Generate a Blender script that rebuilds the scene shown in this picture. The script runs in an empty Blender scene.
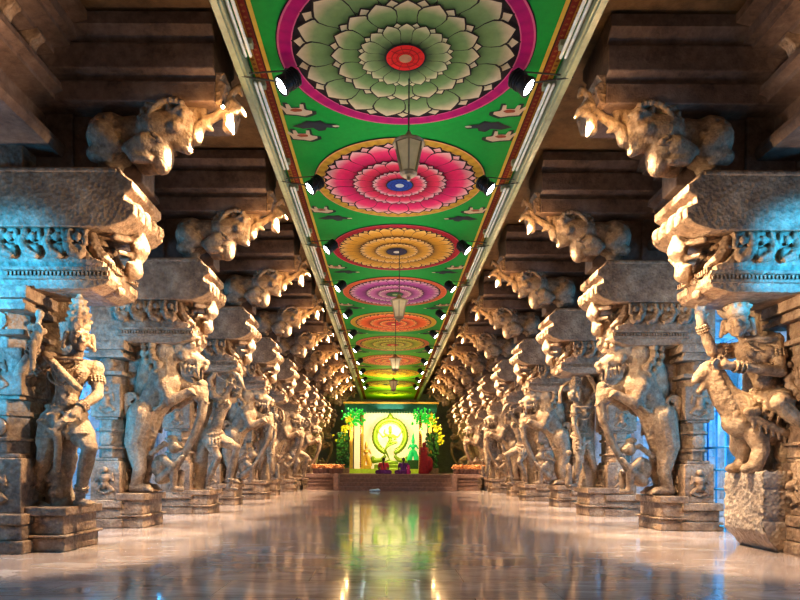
import bpy, bmesh, math, random
from mathutils import Vector, Matrix, noise
random.seed(7)
PI = math.pi
COL = bpy.context.scene.collection
V = Vector

# ------------------------------------------------------------------ measures
CX = 0.2                 # hall axis
def DK(k): return 8.25 + 3.35 * k      # depth (y) of bay k
NB = 10
ZC = 6.2                 # painted ceiling height

# ------------------------------------------------------------------ materials
def newmat(name):
    m = bpy.data.materials.new(name); m.use_nodes = True
    nt = m.node_tree; b = nt.nodes['Principled BSDF']
    return m, nt, b
def N(nt, typ, **kw):
    n = nt.nodes.new(typ)
    for k, v in kw.items():
        if k in n.inputs: n.inputs[k].default_value = v
        else: setattr(n, k, v)
    return n
def ramp(nt, stops, interp='LINEAR'):
    r = nt.nodes.new('ShaderNodeValToRGB'); cr = r.color_ramp; cr.interpolation = interp
    while len(cr.elements) < len(stops): cr.elements.new(0.5)
    for e, (p, c) in zip(cr.elements, stops):
        e.position = p; e.color = (*c, 1)
    return r
def plain(name, col, rough=.6, metal=0, emit=None, es=1.0, var=.15):
    m, nt, b = newmat(name)
    tc = N(nt, 'ShaderNodeTexCoord'); nz = N(nt, 'ShaderNodeTexNoise', Scale=9.0, Detail=4.0)
    nt.links.new(tc.outputs['Object'], nz.inputs['Vector'])
    r = ramp(nt, [(.3, tuple(c * (1 - var) for c in col)), (.7, tuple(min(1, c * (1 + var)) for c in col))])
    nt.links.new(nz.outputs['Fac'], r.inputs['Fac']); nt.links.new(r.outputs['Color'], b.inputs['Base Color'])
    b.inputs['Roughness'].default_value = rough; b.inputs['Metallic'].default_value = metal
    if emit:
        b.inputs['Emission Color'].default_value = (*emit, 1); b.inputs['Emission Strength'].default_value = es
    return m
def stone(name, dark, mid, light, carve=.35, scale=1.0, rough=.62, fine=26.0):
    m, nt, b = newmat(name)
    tc = N(nt, 'ShaderNodeTexCoord')
    n1 = N(nt, 'ShaderNodeTexNoise', Scale=1.7 * scale, Detail=8.0, Roughness=.65)
    n2 = N(nt, 'ShaderNodeTexNoise', Scale=11 * scale, Detail=6.0, Roughness=.7)
    vo = N(nt, 'ShaderNodeTexVoronoi', Scale=fine * scale)
    for n in (n1, n2, vo): nt.links.new(tc.outputs['Object'], n.inputs['Vector'])
    mx = N(nt, 'ShaderNodeMix'); mx.inputs[0].default_value = .45
    nt.links.new(n1.outputs['Fac'], mx.inputs[2]); nt.links.new(n2.outputs['Fac'], mx.inputs[3])
    r = ramp(nt, [(.33, dark), (.5, mid), (.68, light)])
    nt.links.new(mx.outputs[0], r.inputs['Fac']); nt.links.new(r.outputs['Color'], b.inputs['Base Color'])
    b.inputs['Roughness'].default_value = rough
    b.inputs['Specular IOR Level'].default_value = .35
    ad = N(nt, 'ShaderNodeMath', operation='MULTIPLY_ADD'); ad.inputs[1].default_value = carve
    nt.links.new(vo.outputs['Distance'], ad.inputs[0]); nt.links.new(n2.outputs['Fac'], ad.inputs[2])
    bp = N(nt, 'ShaderNodeBump', Strength=.75, Distance=.03)
    nt.links.new(ad.outputs[0], bp.inputs['Height']); nt.links.new(bp.outputs['Normal'], b.inputs['Normal'])
    return m
STONE = stone('carved_stone', (.06, .03, .016), (.25, .15, .085), (.47, .33, .21), carve=.6, fine=20)
STATUE = stone('statue_stone', (.08, .04, .02), (.31, .195, .11), (.56, .41, .26), carve=.35, fine=30)
BEAM = stone('beam_stone', (.06, .032, .02), (.17, .10, .065), (.28, .185, .125), carve=.12, scale=.7)
SLAB = stone('roof_slab_stone', (.07, .04, .02), (.22, .12, .05), (.33, .2, .09), carve=.05, scale=.45)
ROUGH = stone('rough_hewn_stone', (.22, .15, .1), (.42, .31, .22), (.6, .48, .35), carve=1.3, fine=17)
AISLE = stone('aisle_stone', (.16, .15, .15), (.34, .32, .31), (.5, .48, .45), carve=.3, scale=.8)

def floor_mat():
    m, nt, b = newmat('polished_floor_stone')
    tc = N(nt, 'ShaderNodeTexCoord')
    mp = N(nt, 'ShaderNodeMapping'); mp.inputs['Scale'].default_value = (.55, 1.6, 1)
    n1 = N(nt, 'ShaderNodeTexNoise', Scale=1.5, Detail=9.0, Roughness=.66, Distortion=.9)
    br = N(nt, 'ShaderNodeTexBrick', Scale=1.0); br.offset = .5
    br.inputs['Color1'].default_value = (1, 1, 1, 1); br.inputs['Color2'].default_value = (.72, .7, .72, 1)
    br.inputs['Mortar'].default_value = (.45, .38, .34, 1); br.inputs['Mortar Size'].default_value = .006
    br.inputs['Brick Width'].default_value = 1.5; br.inputs['Row Height'].default_value = .75
    nt.links.new(tc.outputs['Object'], mp.inputs['Vector']); nt.links.new(mp.outputs[0], n1.inputs['Vector'])
    nt.links.new(tc.outputs['Object'], br.inputs['Vector'])
    r = ramp(nt, [(.3, (.30, .19, .14)), (.47, (.52, .38, .30)), (.6, (.66, .53, .44)), (.75, (.78, .67, .58))])
    nt.links.new(n1.outputs['Fac'], r.inputs['Fac'])
    mx = N(nt, 'ShaderNodeMix', data_type='RGBA', blend_type='MULTIPLY'); mx.inputs[0].default_value = .8
    nt.links.new(r.outputs['Color'], mx.inputs[6]); nt.links.new(br.outputs['Color'], mx.inputs[7])
    nt.links.new(mx.outputs[2], b.inputs['Base Color'])
    n2 = N(nt, 'ShaderNodeTexNoise', Scale=.9, Detail=5.0)
    nt.links.new(tc.outputs['Object'], n2.inputs['Vector'])
    mr = N(nt, 'ShaderNodeMapRange'); mr.inputs[1].default_value = .3; mr.inputs[2].default_value = .7
    mr.inputs[3].default_value = .07; mr.inputs[4].default_value = .2
    nt.links.new(n2.outputs['Fac'], mr.inputs[0]); nt.links.new(mr.outputs[0], b.inputs['Roughness'])
    n3 = N(nt, 'ShaderNodeTexNoise', Scale=3.5, Detail=3.0)
    nt.links.new(tc.outputs['Object'], n3.inputs['Vector'])
    bp = N(nt, 'ShaderNodeBump', Strength=.12, Distance=.02)
    nt.links.new(n3.outputs['Fac'], bp.inputs['Height']); nt.links.new(bp.outputs['Normal'], b.inputs['Normal'])
    b.inputs['Specular IOR Level'].default_value = .75
    b.inputs['Coat Weight'].default_value = .35; b.inputs['Coat Roughness'].default_value = .06
    return m
FLOOR = floor_mat()

def vcol_mat(name, rough=.55, emit=0.0):
    m, nt, b = newmat(name)
    at = N(nt, 'ShaderNodeAttribute', attribute_name='Col')
    tc = N(nt, 'ShaderNodeTexCoord'); nz = N(nt, 'ShaderNodeTexNoise', Scale=14.0, Detail=5.0)
    nt.links.new(tc.outputs['Object'], nz.inputs['Vector'])
    mr = N(nt, 'ShaderNodeMapRange'); mr.inputs[3].default_value = .68; mr.inputs[4].default_value = 1.0
    nt.links.new(nz.outputs['Fac'], mr.inputs[0])
    mx = N(nt, 'ShaderNodeVectorMath', operation='SCALE')
    nt.links.new(at.outputs['Color'], mx.inputs[0]); nt.links.new(mr.outputs[0], mx.inputs['Scale'])
    nt.links.new(mx.outputs[0], b.inputs['Base Color']); b.inputs['Roughness'].default_value = rough; b.inputs['Specular IOR Level'].default_value = .15
    if emit:
        nt.links.new(mx.outputs[0], b.inputs['Emission Color']); b.inputs['Emission Strength'].default_value = emit
    return m
PAINT = vcol_mat('ceiling_paint', .6)
CLOTHV = vcol_mat('coloured_cloth', .8)
PIPE = plain('olive_white_paint', (.30, .32, .19), .4)
TUBE = plain('white_tube', (.85, .8, .68), .3)
RODM = plain('dark_rod', (.06, .06, .05), .5, .5)
BLACK = plain('black_housing', (.015, .015, .017), .4, .3)
LENS = plain('lit_lens', (1, 1, 1), .3, 0, (.85, .95, 1.0), 22)
BULB = plain('warm_bulb', (1, .9, .7), .3, 0, (1, .72, .35), 60)
BRASS = plain('aged_brass', (.30, .21, .11), .5, .2)
GLASSY = plain('dusty_lantern_glass', (.5, .38, .2), .4, 0, (.6, .42, .2), .12)
GOLD = plain('gold_paint', (.75, .45, .08), .4, .3)
GREENIDOL = plain('green_lit_gilded_metal', (.2, .3, .015), .4, .35, (.35, .5, .02), .08)  # greenish light on the idol put into its colour and faint glow
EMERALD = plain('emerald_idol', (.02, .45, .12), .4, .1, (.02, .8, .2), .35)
CREAM = plain('cream_backdrop', (.9, .78, .55), .7, 0, (1, .78, .42), .6)  # shrine light put into the backdrop as its own glow, replacing lamps
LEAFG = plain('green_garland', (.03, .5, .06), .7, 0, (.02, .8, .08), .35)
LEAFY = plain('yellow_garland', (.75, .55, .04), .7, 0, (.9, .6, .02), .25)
FLOWO = plain('orange_flowers', (.7, .3, .1), .8)
TEAL = plain('teal_valance', (.02, .16, .13), .8)
DKGREEN = plain('dark_foliage', (.03, .09, .03), .8)
REDC = plain('crimson_cloth', (.25, .008, .02), .8)
BLUEC = plain('pale_blue_cloth', (.4, .65, .8), .7)
BLUEP = plain('blue_gate_paint', (.02, .18, .4), .5)
PINKST = plain('step_stone', (.22, .12, .085), .5, var=.3)

# ------------------------------------------------------------------ mesh builders
class MB:
    def __init__(s): s.v = []; s.f = []; s.c = []; s.m = []
    def add(s, vs, fs, col=None, mi=0):
        o = len(s.v); s.v += [tuple(x) for x in vs]
        for f in fs: s.f.append(tuple(o + i for i in f)); s.m.append(mi)
        s.c += ([col] * len(vs)) if not isinstance(col, list) else col
        return s
    def box(s, a, b, col=None, mi=0):
        (x0, y0, z0), (x1, y1, z1) = a, b
        vs = [(x0, y0, z0), (x1, y0, z0), (x1, y1, z0), (x0, y1, z0), (x0, y0, z1), (x1, y0, z1), (x1, y1, z1), (x0, y1, z1)]
        return s.add(vs, [(0, 3, 2, 1), (4, 5, 6, 7), (0, 1, 5, 4), (1, 2, 6, 5), (2, 3, 7, 6), (3, 0, 4, 7)], col, mi)
    def prism_y(s, prof, y0, y1, col=None, mi=0):     # profile in x-z, extruded along y
        n = len(prof)
        vs = [(x, y0, z) for x, z in prof] + [(x, y1, z) for x, z in prof]
        fs = [tuple(range(n)), tuple(reversed(range(n, 2 * n)))]
        fs += [(i, i + n, (i + 1) % n + n, (i + 1) % n) for i in range(n)]
        return s.add(vs, fs, col, mi)
    def prism_x(s, prof, x0, x1, col=None, mi=0):     # profile in y-z, extruded along x
        n = len(prof)
        vs = [(x0, y, z) for y, z in prof] + [(x1, y, z) for y, z in prof]
        fs = [tuple(range(n)), tuple(reversed(range(n, 2 * n)))]
        fs += [(i, i + n, (i + 1) % n + n, (i + 1) % n) for i in range(n)]
        return s.add(vs, fs, col, mi)
    def ring_stack(s, cx, cy, prof, n, rot=0, sx=1, sy=1, col=None, mi=0):   # lathe with n sides: prof = [(r,z)]
        vs = []; fs = []
        for r, z in prof:
            for i in range(n):
                a = rot + 2 * PI * i / n
                vs.append((cx + r * sx * math.cos(a), cy + r * sy * math.sin(a), z))
        for j in range(len(prof) - 1):
            for i in range(n):
                a = j * n + i; b = j * n + (i + 1) % n
                fs.append((a, b, b + n, a + n))
        fs.append(tuple(reversed(range(n)))); fs.append(tuple(range((len(prof) - 1) * n, len(prof) * n)))
        return s.add(vs, fs, col, mi)
    def tube(s, pts, r, n=8, col=None, mi=0):
        pts = [V(p) for p in pts]; vs = []; fs = []
        rs = r if isinstance(r, list) else [r] * len(pts)
        up = V((0, 0, 1))
        for i, p in enumerate(pts):
            t = (pts[min(i + 1, len(pts) - 1)] - pts[max(i - 1, 0)]).normalized()
            a = t.cross(up)
            if a.length < .05: a = t.cross(V((0, 1, 0)))
            a.normalize(); b = t.cross(a)
            for k in range(n):
                q = 2 * PI * k / n
                vs.append(p + (a * math.cos(q) + b * math.sin(q)) * rs[i])
        for j in range(len(pts) - 1):
            for k in range(n):
                a0 = j * n + k; b0 = j * n + (k + 1) % n
                fs.append((a0, a0 + n, b0 + n, b0))
        fs.append(tuple(range(n))); fs.append(tuple(reversed(range((len(pts) - 1) * n, len(pts) * n))))
        return s.add(vs, fs, col, mi)
    def ball(s, c, r, col=None, mi=0, sub=1):
        r = r if isinstance(r, (tuple, list)) else (r, r, r)
        vs, fs = ICO[sub]
        return s.add([(c[0] + x * r[0], c[1] + y * r[1], c[2] + z * r[2]) for x, y, z in vs], fs, col, mi)
    def mesh(s, name, mats, smooth=False):
        me = bpy.data.meshes.new(name); me.from_pydata(s.v, [], s.f); me.update()
        for m in (mats if isinstance(mats, (list, tuple)) else [mats]): me.materials.append(m)
        for p, i in zip(me.polygons, s.m): p.material_index = i; p.use_smooth = smooth
        if any(c is not None for c in s.c):
            ca = me.color_attributes.new('Col', 'FLOAT_COLOR', 'POINT')
            for i, c in enumerate(s.c): ca.data[i].color = (*(c or (1, 1, 1)), 1)
        bm = bmesh.new(); bm.from_mesh(me); bmesh.ops.recalc_face_normals(bm, faces=bm.faces); bm.to_mesh(me); bm.free()
        return me
    def obj(s, name, mats, parent=None, smooth=False, bevel=0):
        return link(name, s.mesh(name, mats, smooth), parent, bevel)
def ico(sub):
    bm = bmesh.new(); bmesh.ops.create_icosphere(bm, subdivisions=sub, radius=1)
    r = ([tuple(v.co) for v in bm.verts], [tuple(v.index for v in f.verts) for f in bm.faces]); bm.free(); return r
ICO = {1: ico(1), 2: ico(2), 3: ico(3)}
def link(name, me, parent=None, bevel=0):
    o = bpy.data.objects.new(name, me); COL.objects.link(o)
    if parent: o.parent = parent
    if bevel:
        b = o.modifiers.new('bevel', 'BEVEL'); b.width = bevel; b.segments = 2; b.limit_method = 'ANGLE'; b.angle_limit = math.radians(50)
    return o
def empty(name, loc=(0, 0, 0)):
    o = bpy.data.objects.new(name, None); COL.objects.link(o); o.location = loc; o.empty_display_size = .2; return o
def tag(o, label=None, cat=None, group=None, kind=None):
    if label: o['label'] = label
    if cat: o['category'] = cat
    if group: o['group'] = group
    if kind: o['kind'] = kind
    return o
def dup(root):
    def cp(o, par):
        c = o.copy(); COL.objects.link(c)
        if par: c.parent = par
        for ch in o.children: cp(ch, c)
        return c
    return cp(root, None)

# organic shapes: overlapping solids fused into one skin
class Org:
    def __init__(s): s.mb = MB()
    def e(s, c, r, rot=None):
        r = r if isinstance(r, (tuple, list)) else (r, r, r)
        vs, fs = ICO[2]; M = rot or Matrix.Identity(3)
        s.mb.add([V(c) + M @ V((x * r[0], y * r[1], z * r[2])) for x, y, z in vs], fs); return s
    def c(s, p0, r0, p1, r1, flat=1.0):
        p0 = V(p0); p1 = V(p1); d = p1 - p0; L = d.length
        if L < 1e-5: return s.e(p0, r0)
        t = d / L; a = t.cross(V((0, 1, 0)))
        if a.length < .05: a = t.cross(V((1, 0, 0)))
        a.normalize(); b = t.cross(a); n = 12; vs = []; fs = []
        prof = []
        for i in range(4): q = -PI / 2 + (PI / 2) * (i + .3) / 4; prof.append((r0 * math.sin(q), r0 * math.cos(q)))
        prof.append((0, r0)); prof.append((L, r1))
        for i in range(4): q = (PI / 2) * (i + .7) / 4; prof.append((L + r1 * math.sin(q), r1 * math.cos(q)))
        for h, r in prof:
            for k in range(n):
                q = 2 * PI * k / n; vs.append(p0 + t * h + (a * math.cos(q) + b * math.sin(q) * flat) * r)
        for j in range(len(prof) - 1):
            for k in range(n):
                A = j * n + k; B = j * n + (k + 1) % n; fs.append((A, B, B + n, A + n))
        fs.append(tuple(reversed(range(n)))); fs.append(tuple(range((len(prof) - 1) * n, len(prof) * n)))
        s.mb.add(vs, fs); return s
    def chain(s, pts, rs):
        for i in range(len(pts) - 1): s.c(pts[i], rs[i], pts[i + 1], rs[i + 1])
        return s
    def spiral(s, c, R, turns, r0, r1, y=0, start=0, sgn=1, n=18):
        pts = []; rs = []
        for i in range(n + 1):
            t = i / n; a = start + sgn * t * turns * 2 * PI; q = R * (1 - .8 * t)
            pts.append((c[0] + q * math.cos(a), c[1] + y, c[2] + q * math.sin(a))); rs.append(r0 + (r1 - r0) * t)
        return s.chain(pts, rs)
    def box(s, a, b): s.mb.box(a, b); return s
    def bake(s, name, mat, voxel=.02, smooth=2, disp=.01, dscale=.09):
        me = s.mb.mesh(name + '_raw', mat); o = bpy.data.objects.new('tmp_' + name, me); COL.objects.link(o)
        r = o.modifiers.new('r', 'REMESH'); r.mode = 'VOXEL'; r.voxel_size = voxel
        if smooth: m = o.modifiers.new('s', 'SMOOTH'); m.iterations = smooth; m.factor = .5
        dg = bpy.context.evaluated_depsgraph_get(); out = bpy.data.meshes.new_from_object(o.evaluated_get(dg))
        bpy.data.objects.remove(o); bpy.data.meshes.remove(me)
        out.name = name
        if disp:
            nv = len(out.vertices); cc = [0.0] * (3 * nv); nn = [0.0] * (3 * nv)
            out.vertices.foreach_get('co', cc); out.vertices.foreach_get('normal', nn)
            for i in range(nv):
                p = V(cc[3 * i:3 * i + 3])
                n = (noise.noise(p / dscale) * .6 + noise.noise(p / (dscale * .45)) * .4) * disp
                for j in range(3): cc[3 * i + j] += nn[3 * i + j] * n
            out.vertices.foreach_set('co', cc); out.update()
        out.materials.clear(); out.materials.append(mat)
        for p in out.polygons: p.use_smooth = True
        return out
    def obj(s, name, mat, parent=None, **k): return link(name, s.bake(name, mat, **k), parent)

# ------------------------------------------------------------------ camera
cam = bpy.data.cameras.new('camera'); co = bpy.data.objects.new('camera', cam); COL.objects.link(co)
cam.sensor_width = 36; cam.lens = 620 / 800 * 36; cam.shift_x = 13 / 800; cam.shift_y = 168 / 800; cam.clip_end = 200
co.matrix_world = Matrix.Translation((0, 0, 1.1)) @ Matrix.Rotation(PI / 2, 4, 'X') @ Matrix.Rotation(math.radians(.3), 4, 'Z')
bpy.context.scene.camera = co

# ------------------------------------------------------------------ setting
tag(MB().box((-12, -6, -.3), (13, 52, 0)).obj('floor', FLOOR), kind='structure')
for s, nm in ((-1, 'left'), (1, 'right')):
    x = CX + s * 9.0
    m = MB(); m.box((min(x, x + s * .4), -2, 0), (max(x, x + s * .4), 50, 7.6))
    for k in range(-1, 13):       # shallow pilasters and ledges
        y = 6.6 + 3.35 * k; m.box((min(x, x - s * .3), y - .35, 0), (max(x, x - s * .3), y + .35, 6.7))
    m.box((min(x, x - s * .45), -2, 0), (max(x, x - s * .45), 50, .5)); m.box((min(x, x - s * .4), -2, 4.4), (max(x, x - s * .4), 50, 4.8))
    tag(m.obj('wall_' + nm, AISLE), kind='structure')
tag(MB().box((-9.2, 47.5, 0), (9.6, 48, 7.6)).obj('wall_back', AISLE), kind='structure')
# roof slabs above the aisles (either side of the painted ceiling)
for s in (-1, 1):
    a, b = sorted((CX + s * 2.0, CX + s * 9.4))
    tag(MB().box((a, -2, 6.8), (b, 48, 7.15)).obj('ceiling', SLAB), kind='structure')
tag(MB().box((CX - 2.1, -2, 6.9), (CX + 2.1, 48, 7.1)).obj('ceiling', SLAB), kind='structure')

# long edge beams of the painted ceiling
for s, nm in ((-1, 'left'), (1, 'right')):
    m = MB(); xi = CX + s * 1.98
    prof = [(0, 6.02), (.03, 6.02), (.035, 6.0), (.11, 6.0), (.14, 6.06), (.14, 6.5), (.08, 6.5), (.08, 6.28), (0, 6.25)]
    m.prism_y([(xi + s * a, z) for a, z in prof], 0, 46)
    tag(m.obj('trim_1' if s < 0 else 'trim_2', PIPE), kind='structure')

# long stone entablature above each pillar row
for s, nm in ((-1, 'left'), (1, 'right')):
    prof = [(4.48, 5.15), (5.5, 5.15), (5.5, 6.75), (3.95, 6.75), (3.95, 6.64), (4.12, 6.6), (4.12, 6.46), (4.2, 6.44), (4.2, 6.38), (4.4, 6.34), (4.4, 6.27),
            (4.68, 6.24), (4.68, 5.98), (4.34, 5.94), (4.32, 5.84), (4.42, 5.8), (4.42, 5.74), (4.7, 5.7), (4.7, 5.46), (4.6, 5.44), (4.6, 5.36), (4.46, 5.32), (4.44, 5.24)]
    m = MB(); off = .15 if s > 0 else 0
    m.prism_y([(CX + off + s * w, z) for w, z in prof], 2, 40)
    o = m.obj('stone_entablature', BEAM)
    tag(o, 'long moulded stone entablature running above the %s pillar row' % nm, 'entablature', kind='thing')
    for i in range(7):
        y = 4.4 + i * .5; q = MB()
        q.prism_y([(CX + off + s * w, z) for w, z in [(4.64, 5.98), (4.64, 6.24), (4.36, 6.3), (4.32, 6.22), (4.42, 6.14), (4.46, 6.04)]], y - .07, y + .07)
        q.obj('cornice_bracket', STONE, o, bevel=.02)

# ------------------------------------------------------------------ medallions / painted ceiling
def shade(a, b, t): return tuple(a[i] + (b[i] - a[i]) * t for i in range(3))
def disc(m, cx, cy, r0, r1, z, col, n=72, col2=None):
    vs = []; fs = []; cs = []
    for i in range(n):
        a = 2 * PI * i / n; ca, sa = math.cos(a), math.sin(a)
        c = col2 if (col2 and i % 3 == 0) else col
        vs += [(cx + r0 * ca, cy + r0 * sa, z), (cx + r1 * ca, cy + r1 * sa, z)]; cs += [c, c]
    for i in range(n):
        j = (i + 1) % n; fs.append((2 * i, 2 * i + 1, 2 * j + 1, 2 * j))
    m.add(vs, fs, cs)
def petal(m, cx, cy, ang, ri, ro, hw, z, cols, fat=1.0):
    # width profile from base to pointed tip; cols = (base, mid, tip)
    ts = [0, .2, .45, .65, .8, .9, 1.0]; ws = [.62, .8, 1.0, 1.0, .78, .42, 0.0]
    vs = []; cs = []; ca, sa = math.cos(ang), math.sin(ang)
    for t, w in zip(ts, ws):
        r = ri + (ro - ri) * t
        b0 = tuple(q * .35 for q in cols[0]) if cols[0] != cols[1] else cols[0]; c = shade(b0, cols[1], t / .5) if t < .5 else shade(cols[1], cols[2], max(0, min(1, (t - .62) / .3)))
        h = hw * w * r / ro * fat
        for q in (-1, -.5, 0, .5, 1):
            x = r - abs(q) * h * .12; y = q * h
            vs.append((cx + x * ca - y * sa, cy + x * sa + y * ca, z)); cs.append(shade(c, cols[0], .25 * (1 - abs(q)) * (1 - t)))
    fs = [(j * 5 + i, j * 5 + i + 1, j * 5 + i + 6, j * 5 + i + 5) for j in range(6) for i in range(4)]
    m.add(vs, fs, cs)
def petals(m, cx, cy, ri, ro, n, z, cols, line=(.02, .01, .01), rot=0):
    hw = ro * math.tan(PI / n) * 1.12
    dz = .0025
    for lay, off in ((0, .5), (1, 0)):
        for i in range(n):
            a = rot + 2 * PI * (i + off) / n
            rr = ro if lay else ro * 1.015
            zz = z - lay * dz * 2 - (i % 2) * dz * .8
            petal(m, cx, cy, a, ri, rr + .012 * ro, hw * (1.06 if lay else .8), zz, (line, line, line))
            petal(m, cx, cy, a, ri + .004, rr - .012 * ro, hw * (.96 if lay else .68), zz - dz * .35, cols)
DARK = (.018, .008, .012)
MED = [  # (ring, ring dots, [(ri, ro, n, base, mid, tip)], centre, centre dot, words)
 ((.42, 0, .12), (.25, 0, .09), [(.5, .87, 18, (.03, .10, .02), (.17, .26, .09), (.62, .45, .28)), (.31, .59, 16, (.03, .11, .02), (.16, .26, .08), (.6, .45, .27)), (.16, .375, 16, (.04, .12, .03), (.2, .28, .1), (.6, .5, .28))], (.75, .01, .01), (.5, .25, .12), 'pale green lotus, red centre and magenta ring'),
 ((.6, .33, .03), (.3, .12, .01), [(.5, .90, 20, (.5, 0, .08), (.85, .005, .13), (.85, .45, .38)), (.3, .56, 18, (.5, .0, .05), (.8, .01, .08), (.85, .45, .4)), (.13, .33, 16, (.6, 0, .05), (.8, .03, .1), (.85, .5, .45))], (.0, .05, .35), (.6, .65, .6), 'hot pink lotus, blue centre and gold ring'),
 ((.38, .005, .02), (.3, .0, .02), [(.52, .9, 28, (.35, .12, .01), (.7, .32, .02), (.85, .5, .15)), (.3, .58, 24, (.4, .14, .01), (.75, .35, .02), (.85, .5, .2)), (.14, .34, 18, (.4, .14, .01), (.7, .35, .03), (.85, .5, .2))], (.03, .02, .07), (.6, .55, .45), 'orange gold lotus, dark centre and crimson ring'),
 ((.6, .13, .03), (.4, .04, .03), [(.5, .88, 30, (.22, .01, .12), (.4, .06, .28), (.75, .42, .42)), (.3, .56, 24, (.3, .02, .15), (.5, .12, .3), (.75, .45, .42)), (.13, .33, 18, (.3, .03, .14), (.5, .15, .25), (.75, .45, .4))], (.03, .10, .03), (.3, .35, .12), 'mauve pink lotus, green centre and orange ring'),
 ((.6, .38, .03), (.4, .16, .01), [(.5, .88, 26, (.7, .06, .01), (.85, .12, .02), (.9, .4, .12)), (.3, .56, 22, (.5, .02, .01), (.85, .13, .02), (.9, .4, .12)), (.13, .33, 16, (.5, .03, .01), (.85, .15, .02), (.9, .45, .15))], (.6, .01, .03), (.8, .6, .2), 'flame orange lotus and gold ring'),
 ((.55, .16, .05), (.4, .08, .02), [(.5, .88, 26, (.16, .2, .01), (.3, .32, .02), (.7, .4, .06)), (.3, .56, 22, (.3, .05, .01), (.3, .33, .03), (.7, .45, .06)), (.13, .33, 16, (.2, .2, .01), (.35, .3, .02), (.7, .45, .06))], (.5, .04, .02), (.6, .4, .05), 'olive green lotus and coral ring'),
 ((.75, .25, .03), (.6, .1, .02), [(.5, .9, 26, (.7, .1, .06), (.85, .2, .1), (.9, .45, .12)), (.3, .56, 22, (.7, .06, .05), (.85, .2, .08), (.9, .5, .1)), (.13, .33, 16, (.7, .1, .05), (.85, .25, .08), (.9, .5, .1))], (.6, .03, .04), (.9, .6, .1), 'salmon pink lotus and orange ring'),
 ((.75, .32, .02), (.6, .2, .02), [(.5, .9, 26, (.8, .25, .01), (.85, .4, .02), (.9, .6, .08)), (.3, .56, 22, (.8, .2, .01), (.85, .4, .02), (.9, .6, .1)), (.13, .33, 16, (.7, .2, .01), (.85, .4, .02), (.9, .6, .1))], (.7, .1, .02), (.9, .7, .1), 'amber lotus and deep yellow ring'),
 ((.8, .2, .04), (.6, .15, .02), [(.5, .9, 26, (.8, .3, .03), (.9, .5, .05), (.9, .7, .1)), (.3, .56, 22, (.8, .3, .02), (.9, .5, .03), (.9, .7, .1))], (.8, .2, .02), (.9, .8, .1), 'bright yellow lotus and red orange ring'),
 ((.5, .6, .03), (.4, .5, .02), [(.5, .9, 26, (.5, .6, .02), (.6, .7, .04), (.8, .8, .1)), (.3, .56, 22, (.5, .6, .02), (.6, .7, .03), (.8, .8, .1))], (.6, .6, .02), (.9, .8, .1), 'lime yellow lotus and yellow green ring')]
MY = [7.62, 11.05, 14.45, 18.0, 21.7, 25.4, 29.3, 33.3, 37.6, 42.2]
def animal_poly(cx, cy, sc, s, kind):
    if kind == 0:   # little ox
        p = [(-.2, -.02), (-.17, .08), (-.02, .1), (.08, .13), (.14, .1), (.2, .06), (.2, 0), (.12, -.02), (.1, -.05), (.1, -.16), (.05, -.16), (.04, -.07), (-.08, -.07), (-.1, -.16), (-.15, -.16), (-.15, -.05), (-.22, -.14), (-.24, -.08)]
    else:           # little bird
        p = [(-.28, .02), (-.16, .07), (-.04, .05), (.02, .12), (.1, .1), (.12, .04), (.24, .06), (.27, .02), (.22, -.03), (.12, -.04), (.06, -.11), (-.02, -.08), (-.1, -.1), (-.16, -.05)]
    return [(cx + s * x * sc, cy + y * sc) for x, y in p]
edges = [2.5] + [(MY[i] + MY[i + 1]) / 2 for i in range(9)] + [46.0]
SPOTY = [7.8, 10.65, 13.65, 16.6, 19.6, 22.5, 25.4, 28.3, 31.2, 34.1, 37.0]
ORD = ['nearest', 'second', 'third', 'fourth', 'fifth', 'sixth', 'seventh', 'eighth', 'ninth', 'tenth', 'eleventh']
GREEN = (.0, .27, .035)
XL, XR = CX - 1.74, CX + 1.74
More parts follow.
